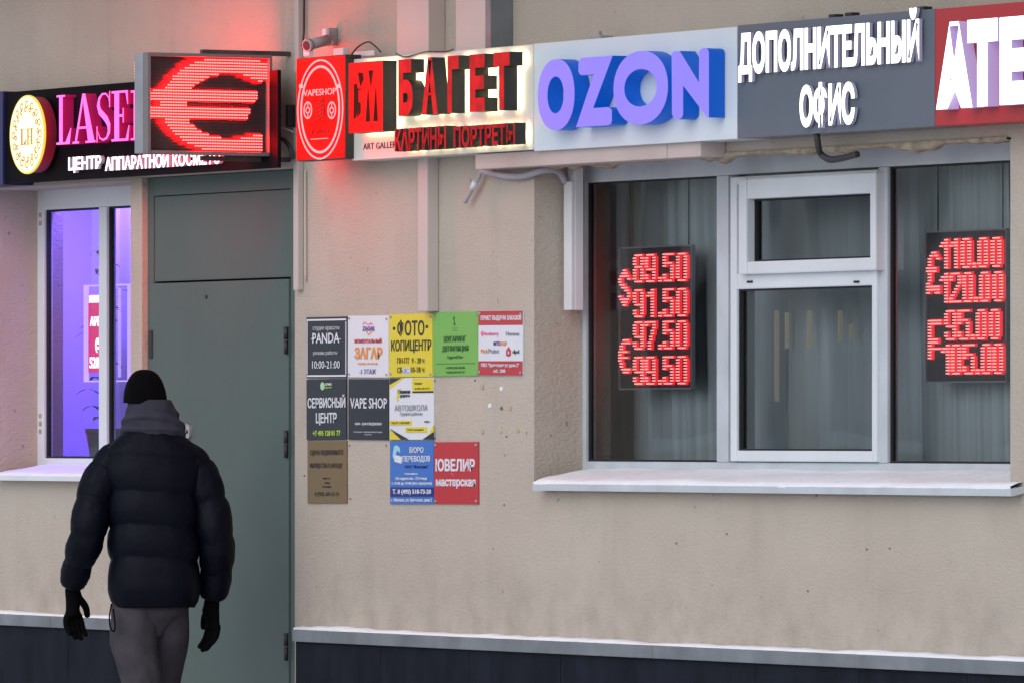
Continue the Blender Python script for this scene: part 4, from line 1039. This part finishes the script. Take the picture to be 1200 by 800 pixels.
M['lededge'] = glow('violet_white_edge_light', lin((.72, .58, 1)), 1.3)
M['magenta'] = glow('magenta_lit_poster', lin((.90, .16, .42)), .75, (.4, .05, .2))
M['vioback'] = mat('acrylic_back', (.10, .09, .2), .3, .1)
yb3 = .34
t = thing('light_board', 'lit frame with a magenta poster hanging inside the violet window', 'board', tuple(P(124, 447, yb3)))
bm = NB()
a, b, z0, z1 = X(98, yb3), X(150, yb3), Z(124, 447, yb3), Z(124, 333.5, yb3)
for q in ((a, a + .006, z0, z1), (b - .006, b, z0, z1)): box(bm, q[0], q[1], yb3, yb3 + .02, q[2], q[3])
for q in ((z0, z0 + .005), (z1 - .005, z1)): box(bm, a + .006, b - .006, yb3 + .001, yb3 + .02, q[0], q[1])
for i in range(46): zz = z0 + .02 + (z1 - z0 - .04) * i / 45; box(bm, X(139.2, yb3), X(141, yb3), yb3 - .004, yb3 + .004, zz - .0022, zz + .0022)
obj('edge_light', bm, 'lededge', t)
bm = NB(); pbox(bm, 103.5, 126, 345, 436, yb3 + .006, yb3 + .012); obj('poster', bm, 'magenta', t)
bm = NB()
pbox(bm, 104.2, 126, 346, 354.5, yb3 + .004, yb3 + .0058)
ptext(bm, 'АРЕ', 105.2, 117, 371, 382, yb3 + .004, yb3 + .0058, 0, bold=.03); ptext(bm, '(5', 111.5, 117, 396, 413, yb3 + .004, yb3 + .0058, 0, bold=.02); ptext(bm, '528-', 104.8, 118, 418, 431, yb3 + .004, yb3 + .0058, 0, bold=.02)
obj('poster_lettering', bm, 'whiteface', t)
# plants on the inner sill
M['leafdark'] = mat('dark_leaf', (.03, .05, .035), .6, .3)
M['pot'] = mat('dark_pot', (.06, .04, .05), .6, .2)
def plant(label, px, py, y, hgt, nl, spread, seed):
    rd = random.Random(seed)
    c = P(px, py, y)
    t = thing('potted_plant', label, 'plant', tuple(c))
    bm = NB(); rs = []
    pk = min(1, .45 + hgt * .6); prof = [(.0, .055 * pk), (.09 * pk, .07 * pk), (.095 * pk, .074 * pk), (.11 * pk, .074 * pk)]
    R_ = [[bm.verts.new((c.x + r * math.cos(2 * PI * k / 16), c.y + r * math.sin(2 * PI * k / 16), c.z + h)) for k in range(16)] for h, r in prof]
    for A, B in zip(R_, R_[1:]):
        for k in range(16): bm.faces.new((A[k], A[(k + 1) % 16], B[(k + 1) % 16], B[k]))
    bm.faces.new(R_[0][::-1]); bm.faces.new(R_[-1]); obj('pot', bm, 'pot', t)
    bm = NB(); tube(bm, [c + Vector((0, 0, .1)), c + Vector((.015, 0, hgt * .55)), c + Vector((0, 0, hgt * .8))], [.010, .008, .004], 8); obj('stem', bm, 'leafdark', t)
    bm = NB()
    for i in range(nl):
        b0 = c + Vector((0, 0, .12 + (hgt * .85 - .12) * rd.random())); az = rd.random() * 2 * PI; L_ = spread * (.6 + .6 * rd.random())
        d = Vector((math.cos(az), math.sin(az), 0)); sd_ = Vector((-d.y, d.x, 0)); pr = None
        for k in range(7):
            u = k / 6; p = b0 + d * L_ * u * .8 + Vector((0, 0, L_ * (1.0 * u - .9 * u * u)))
            wv = .018 * math.sin(PI * min(1, u * .9 + .1)) + .001
            cc = [bm.verts.new(p - sd_ * wv), bm.verts.new(p + sd_ * wv)]
            if pr: bm.faces.new((pr[0], pr[1], cc[1], cc[0]))
            pr = cc
    obj('foliage', bm, 'leafdark', t)
plant('tall dark leafy plant behind the lit frame in the violet window', 122, 535, .46, .95, 22, .13, 3)

# ------------------------------------------------------------------ the person
YPN = -.62
pt = _t(172, YPN); SP = F / pt
ROT = math.radians(65)
per = thing('person', 'person walking away in dark puffer jacket, black knit cap and gloves', 'person', (X(172, YPN), YPN, 0))
per.rotation_euler = (0, 0, ROT)
per['kind'] = 'thing'
def L_(px, py, d=0.0): return Vector(((px - 172) / SP, d, EYE + (HOR - py) / SP))   # seen from behind: x right, y ahead, z up
def pobj(name, bm, m, parent, smooth=True):
    me = bpy.data.meshes.new(name); bmesh.ops.recalc_face_normals(bm, faces=bm.faces)
    for f in bm.faces: f.smooth = smooth
    bm.to_mesh(me); bm.free(); me.materials.append(M[m])
    o = bpy.data.objects.new(name, me); COL.objects.link(o); o.parent = parent
    return o
M['navyjacket'] = mat('navy_nylon', (.0011, .0019, .0066), .55, .15, 30, .35, 60, dist=.004, spec=.11)
M['blackknit'] = mat('black_knit', (.0016, .0016, .002), .95, .2, 60, .5, 260, dist=.003, spec=.08)
M['fleece'] = mat('grey_fleece', (.036, .037, .052), .95, .15, 20, .5, 200, dist=.003, spec=.15)
M['sweats'] = mat('grey_sweatpants', (.050, .045, .054), .95, .15, 18, .4, 180, dist=.003, spec=.15)
M['skin'] = mat('skin', (.5, .32, .25), .6, .08)
M['shoe'] = mat('dark_shoe', (.03, .03, .032), .7, .1)
def loft(bm, rings, n=56, cap0=True, cap1=True):
    """rings: (centre, rx, ry, exponent, fn(angle)->scale)"""
    R_ = []
    for c, rx, ry, e, fn in rings:
        row = []
        for k in range(n):
            a = 2 * PI * k / n; ca, sa = math.cos(a), math.sin(a); s_ = fn(a) if fn else 1
            row.append(bm.verts.new(c + Vector((rx * s_ * math.copysign(abs(ca) ** (2 / e), ca), ry * s_ * math.copysign(abs(sa) ** (2 / e), sa), 0))))
        R_.append(row)
    for A, B in zip(R_, R_[1:]):
        for k in range(n): bm.faces.new((A[k], A[(k + 1) % n], B[(k + 1) % n], B[k]))
    if cap0: bm.faces.new(R_[0][::-1])
    if cap1: bm.faces.new(R_[-1])
def interp(tab, z):
    if z <= tab[0][0]: return tab[0][1:]
    for a, b in zip(tab, tab[1:]):
        if z <= b[0]:
            u = (z - a[0]) / (b[0] - a[0]); u = u * u * (3 - 2 * u) if False else u
            return tuple(p + (q - p) * u for p, q in zip(a[1:], b[1:]))
    return tab[-1][1:]
zpx = lambda py: EYE + (HOR - py) / SP
def sk(name, verts, edges, m, parent, sub=2, root=0):
    """continuous skinned surface over a stick skeleton; verts: (x,y,z,rx,ry)"""
    me = bpy.data.meshes.new(name); me.from_pydata([v[:3] for v in verts], edges, [])
    o = bpy.data.objects.new(name, me); COL.objects.link(o)
    md = o.modifiers.new('skin', 'SKIN'); md.use_smooth_shade = True; md.branch_smoothing = .6
    for i, v in enumerate(verts):
        me.skin_vertices[0].data[i].radius = (v[3], v[4] if len(v) > 4 else v[3]); me.skin_vertices[0].data[i].use_root = (i == root)
    ss = o.modifiers.new('sub', 'SUBSURF'); ss.levels = sub; ss.render_levels = sub
    bpy.context.view_layer.update()
    m2 = bpy.data.meshes.new_from_object(o.evaluated_get(bpy.context.evaluated_depsgraph_get()))
    bpy.data.objects.remove(o); bpy.data.meshes.remove(me)
    m2.name = name; m2.materials.clear(); m2.materials.append(M[m])
    for p in m2.polygons: p.use_smooth = True
    o = bpy.data.objects.new(name, m2); COL.objects.link(o); o.parent = parent
    return o
# joints
shL, elL, wrL = Vector((-.13, 0, 1.40)), Vector((-.215, -.035, 1.155)), Vector((-.262, .09, .965))
shR, elR, wrR = Vector((.155, 0, 1.40)), Vector((.243, -.045, 1.145)), Vector((.236, .05, .925))
hipL, knL, anL = Vector((-.045, 0, .86)), Vector((-.034, -.03, .51)), Vector((-.05, -.13, .13))
hipR, knR, anR = Vector((.065, .03, .86)), Vector((.056, .19, .50)), Vector((.06, .25, .09))
bv = [(0, 0, .95, .09, .07), (0, 0, 1.18, .12, .08), (0.015, 0, 1.38, .10, .075), (0, .01, 1.52, .05), (0, .03, 1.60, .06, .07), (0, .045, 1.70, .055, .065)]
be = [(0, 1), (1, 2), (2, 3), (3, 4), (4, 5)]
for sh, el, wr in ((shL, elL, wrL), (shR, elR, wrR)):
    i = len(bv); bv += [(*sh, .038), (*el, .034), (*wr, .022)]; be += [(2, i), (i, i + 1), (i + 1, i + 2)]
for hp, kn, an in ((hipL, knL, anL), (hipR, knR, anR)):
    i = len(bv); toe = an + Vector((0, .14, -.05)); bv += [(*hp, .04), (*kn, .034), (*an, .032), (*toe, .03)]; be += [(0, i), (i, i + 1), (i + 1, i + 2), (i + 2, i + 3)]
i = len(bv); bv += [(0, .125, 1.635, .010)]; be += [(4, i)]       # nose
body = sk('body', bv, be, 'skin', per)
# jacket: quilted torso and sleeves in one garment
seams = [zpx(710), zpx(654), zpx(616.5), zpx(577), zpx(537), zpx(505), zpx(480)]
def puff(z):
    for a, b in zip(seams, seams[1:]):
        if a <= z < b: return math.sin(PI * (z - a) / (b - a)) ** .55
    return .3
tors = [(zpx(711), .150, .125), (zpx(704), .158, .135), (zpx(690), .164, .142), (zpx(630), .163, .142), (zpx(580), .168, .140), (zpx(548), .182, .132), (zpx(534), .180, .125), (zpx(524), .162, .115), (zpx(514), .130, .105), (zpx(504), .100, .095), (zpx(496), .085, .085)]
bm = NB(); rr = []; zlo, zhi = zpx(711), zpx(496); N_ = 84
for i in range(N_ + 1):
    z = zlo + (zhi - zlo) * i / N_
    rx, ry = interp(tors, z)
    cxn = .018 + .008 * (1.5 - z) / .5
    def fn(a, z=z):
        zz = z + .010 * math.cos(a * 2 + 1) + .006 * noise.noise((math.cos(a) * 3, math.sin(a) * 3, 0))
        wr_ = .012 * noise.noise((math.cos(a) * 5, math.sin(a) * 5, z * 9)) + .006 * noise.noise((math.cos(a) * 16, math.sin(a) * 16, z * 22))
        pu = puff(zz); wr_ += .022 * (1 - pu) * noise.noise((a * 5.5, z * 6, 3)) + .008 * noise.noise((a * 3, z * 34, 5))
        return .92 + .092 * pu + wr_
    rr.append((Vector((cxn, 0, z)), rx, ry, 2.5, fn))
loft(bm, rr, 88)
jk = pobj('jacket', bm, 'navyjacket', per)
def sleeve(pts, rad, seam_t, sx):
    bm = NB(); P_, R_ = [], []
    for i in range(len(pts) - 1):
        p0, p1, p2, p3 = pts[max(i - 1, 0)], pts[i], pts[i + 1], pts[min(i + 2, len(pts) - 1)]
        for k in range(16):
            u = k / 16
            P_.append(.5 * ((2 * p1) + (p2 - p0) * u + (2 * p0 - 5 * p1 + 4 * p2 - p3) * u * u + (3 * p1 - p0 - 3 * p2 + p3) * u ** 3)); R_.append(rad[i] * (1 - u) + rad[i + 1] * u)
    P_.append(pts[-1]); R_.append(rad[-1]); T = len(P_) - 1; rings = []; n = 40; up = Vector((0, 1, 0))
    for i, p in enumerate(P_):
        d = (P_[min(i + 1, T)] - P_[max(i - 1, 0)]).normalized(); up = (up - d * up.dot(d)).normalized(); s_ = d.cross(up)
        t_ = i / T
        row = []
        for k in range(n):
            a = 2 * PI * k / n
            tt = t_ + .012 * math.sin(a + sx) + .01 * noise.noise((math.cos(a) * 2, math.sin(a) * 2, sx))
            pf = .3
            for q, q2 in zip(seam_t, seam_t[1:]):
                if q <= tt < q2: pf = math.sin(PI * (tt - q) / (q2 - q)) ** .5
            w_ = .05 * noise.noise((math.cos(a) * 3 + sx * 9, math.sin(a) * 3, t_ * 12)) + .035 * noise.noise((math.cos(a) * 9, math.sin(a) * 9 + sx * 5, t_ * 34)) + .06 * (1 - pf) * noise.noise((a * 4.5, t_ * 9, sx * 3))
            row.append(bm.verts.new(p + R_[i] * (.87 + .16 * pf + w_) * (up * math.cos(a) * 1.0 + s_ * math.sin(a))))
        rings.append(row)
    for A, B in zip(rings, rings[1:]):
        for k in range(n): bm.faces.new((A[k], A[(k + 1) % n], B[(k + 1) % n], B[k]))
    bm.faces.new(rings[0][::-1]); bm.faces.new(rings[-1])
    return pobj('sleeve', bm, 'navyjacket', per)
sleeve([Vector((-.07, 0, 1.445)), Vector((-.135, -.005, 1.40)), Vector((-.184, -.02, 1.29)), Vector((-.212, -.035, 1.16)), Vector((-.242, .03, 1.065)), Vector((-.262, .085, .985))], [.058, .070, .070, .066, .055, .046], [0, .22, .42, .60, .80, 1.01], -1)
sleeve([Vector((.10, 0, 1.445)), Vector((.168, -.005, 1.40)), Vector((.216, -.02, 1.29)), Vector((.245, -.04, 1.15)), Vector((.248, .01, 1.04)), Vector((.238, .05, .94))], [.058, .070, .069, .066, .060, .048], [0, .22, .42, .60, .80, 1.01], 1)
# drawcord loop at the hem
bm = NB(); tube(bm, [L_(130, 706, -.10), L_(127.5, 722, -.11), L_(129, 735, -.11), L_(133, 738, -.11), L_(134, 730, -.11), L_(132, 712, -.10)], .0028, 8)
pobj('drawcord', bm, 'blackknit', per)
# hood bunched round the neck
bm = NB(); rr = []; N_ = 40
for i in range(N_ + 1):
    u = i / N_; z = zpx(511) + (zpx(468) - zpx(511)) * u
    rx, ry = interp([(0, .112, .10), (.2, .118, .108), (.45, .104, .10), (.7, .090, .10), (.9, .082, .098), (1, .074, .09)], u)
    def fn(a, u=u):
        f1 = .055 * math.sin(u * 19 + 2.2 * math.sin(a + .6) + .8 * math.cos(2 * a)) * math.sin(PI * min(1, u * 1.2))
        return 1 + f1 + .05 * noise.noise((math.cos(a) * 2.5, math.sin(a) * 2.5, u * 4)) + .015 * noise.noise((math.cos(a) * 9, math.sin(a) * 9, u * 12))
    rr.append((Vector((.012 + .014 * (1 - u), .005 + .02 * u, z - .012 * (1 - u) * 0)), rx, ry, 2.2, fn))
loft(bm, rr, 72); pobj('hood', bm, 'fleece', per)
# knit cap
bm = NB(); rr = []; N_ = 30
zt_, zb_ = zpx(432.5), zpx(474)
for i in range(N_ + 1):
    u = i / N_
    z = zb_ + (zt_ - zb_) * math.sin(u * PI / 2)
    s_ = max(.02, math.cos(u * PI / 2) ** .78)
    rr.append((Vector((-.004 - .004 * u, .03, z)), .0785 * s_, .098 * s_, 2.1, lambda a, u=u: 1 + .012 * noise.noise((math.cos(a) * 2, math.sin(a) * 2, u * 3))))
loft(bm, rr, 48); cap = pobj('knit_cap', bm, 'blackknit', per)
for v in cap.data.vertices: v.co.z -= .10 * (v.co.x + .004) * max(0, 1 - (v.co.z - zb_) / .1)   # rides lower over the right ear
# trousers: one garment, two legs in stride
bm = NB(); rr = []
for i in range(17):
    z = .80 + .22 * i / 16
    q_ = min(1, (z - .80) / .10); q_ = q_ * q_ * (3 - 2 * q_)
    rr.append((Vector((.016, .02 - .01 * q_, z)), .050 + .080 * q_, .060 + .044 * q_, 2.2, lambda a, z=z: 1 + .03 * noise.noise((math.cos(a) * 3, math.sin(a) * 3, z * 14))))
loft(bm, rr, 56)
def leg(pts, rad, seed):
    P_, R_ = [], []
    for i in range(len(pts) - 1):
        p0, p1, p2, p3 = pts[max(i - 1, 0)], pts[i], pts[i + 1], pts[min(i + 2, len(pts) - 1)]
        for k in range(18):
            u = k / 18
            P_.append(.5 * ((2 * p1) + (p2 - p0) * u + (2 * p0 - 5 * p1 + 4 * p2 - p3) * u * u + (3 * p1 - p0 - 3 * p2 + p3) * u ** 3)); R_.append(rad[i] * (1 - u) + rad[i + 1] * u)
    P_.append(pts[-1]); R_.append(rad[-1]); rings = []; n = 48
    for i, p in enumerate(P_):
        row = []
        for k in range(n):
            a = 2 * PI * k / n; ca, sa = math.cos(a), math.sin(a)
            f = .05 * noise.noise((ca * 1.6 + seed, sa * 1.6, p.z * 5))                                   # broad drape
            d = p.z * 21 + 1.7 * ca + 1.2 * sa + 1.6 * noise.noise((ca * 2, sa * 2 + seed, p.z * 6))
            knee = math.exp(-((p.z - .62) / .10) ** 2) + .8 * math.exp(-((p.z - .22) / .12) ** 2)
            f += .055 * knee * (1 - abs(math.sin(d))) ** 2                                               # slanting folds bunched at knee and hem
            f += .012 * noise.noise((ca * 8, sa * 8 + seed, p.z * 24))
            row.append(bm.verts.new(p + Vector((R_[i] * (1 + f) * ca, R_[i] * 1.1 * (1 + f) * sa, 0))))
        rings.append(row)
    for A, B in zip(rings, rings[1:]):
        for k in range(n): bm.faces.new((A[k], B[k], B[(k + 1) % n], A[(k + 1) % n]))
    bm.faces.new(rings[0]); bm.faces.new(rings[-1][::-1])
leg([Vector(v) for v in ((-.034, .0, .92), (-.046, -.008, .78), (-.020, -.03, .64), (-.032, -.04, .51), (-.048, -.09, .33), (-.05, -.13, .12))], [.090, .086, .072, .066, .062, .060], 1)
leg([Vector(v) for v in ((.066, .03, .92), (.080, .075, .78), (.062, .15, .64), (.060, .19, .51), (.064, .23, .33), (.06, .26, .08))], [.084, .074, .061, .058, .057, .056], 6)
pobj('trousers', bm, 'sweats', per)
# gloves, five fingers each
def glove(wr, d, side, thumb):
    d = d.normalized(); s_ = thumb.normalized(); nrm = d.cross(s_)
    V = [(*(wr - d * .03), .036, .030), (*(wr + d * .035), .036, .026), (*(wr + d * .085), .041, .021)]
    E = [(0, 1), (1, 2)]
    for k, (off, ln) in enumerate(((.030, .070), (.010, .080), (-.011, .075), (-.031, .058))):
        b0 = wr + d * .092 + s_ * off; i = len(V)
        cur = nrm * side
        V += [(*b0, .0125), (*(b0 + d * ln * .45 + cur * .010), .0115), (*(b0 + d * ln * .80 + cur * .030), .0105), (*(b0 + d * ln * .95 + cur * .046), .009)]
        E += [(2, i), (i, i + 1), (i + 1, i + 2), (i + 2, i + 3)]
    i = len(V); b0 = wr + d * .03 + s_ * .036
    V += [(*b0, .016), (*(b0 + d * .035 + s_ * .018), .013), (*(b0 + d * .068 + s_ * .022), .011)]; E += [(1, i), (i, i + 1), (i + 1, i + 2)]
    return sk('glove', V, E, 'blackknit', per, 2, 1)
glove(Vector((-.262, .095, .955)), Vector((.02, .02, -1)), 1, Vector((.9, .42, .1)))
glove(Vector((.234, .055, .915)), Vector((.03, .03, -1)), -1, Vector((-.55, .83, .05)))
for an, ang in ((anL, 40), (anR, 0)):
    bm = NB(); c = an + Vector((0, .05, -.05)); rr = []
    bm2 = []
    box(bm, -.045, .045, -.10, .19, -.045, .045)
    bmesh.ops.subdivide_edges(bm, edges=bm.edges, cuts=4, use_grid_fill=True)
    for v in bm.verts:
        u = (v.co.y + .10) / .29
        v.co.z = -.045 + (v.co.z + .045) * (1.25 - .75 * u) ; v.co.x *= (.85 + .25 * math.sin(PI * u)) * (1 if u < .8 else 1 - (u - .8) * 1.8)
    bmesh.ops.rotate(bm, verts=bm.verts, cent=(0, .12, -.045), matrix=Matrix.Rotation(math.radians(-ang), 3, 'X'))
    bmesh.ops.translate(bm, verts=bm.verts, vec=(an.x, an.y, .046))
    pobj('shoe', bm, 'shoe', per)
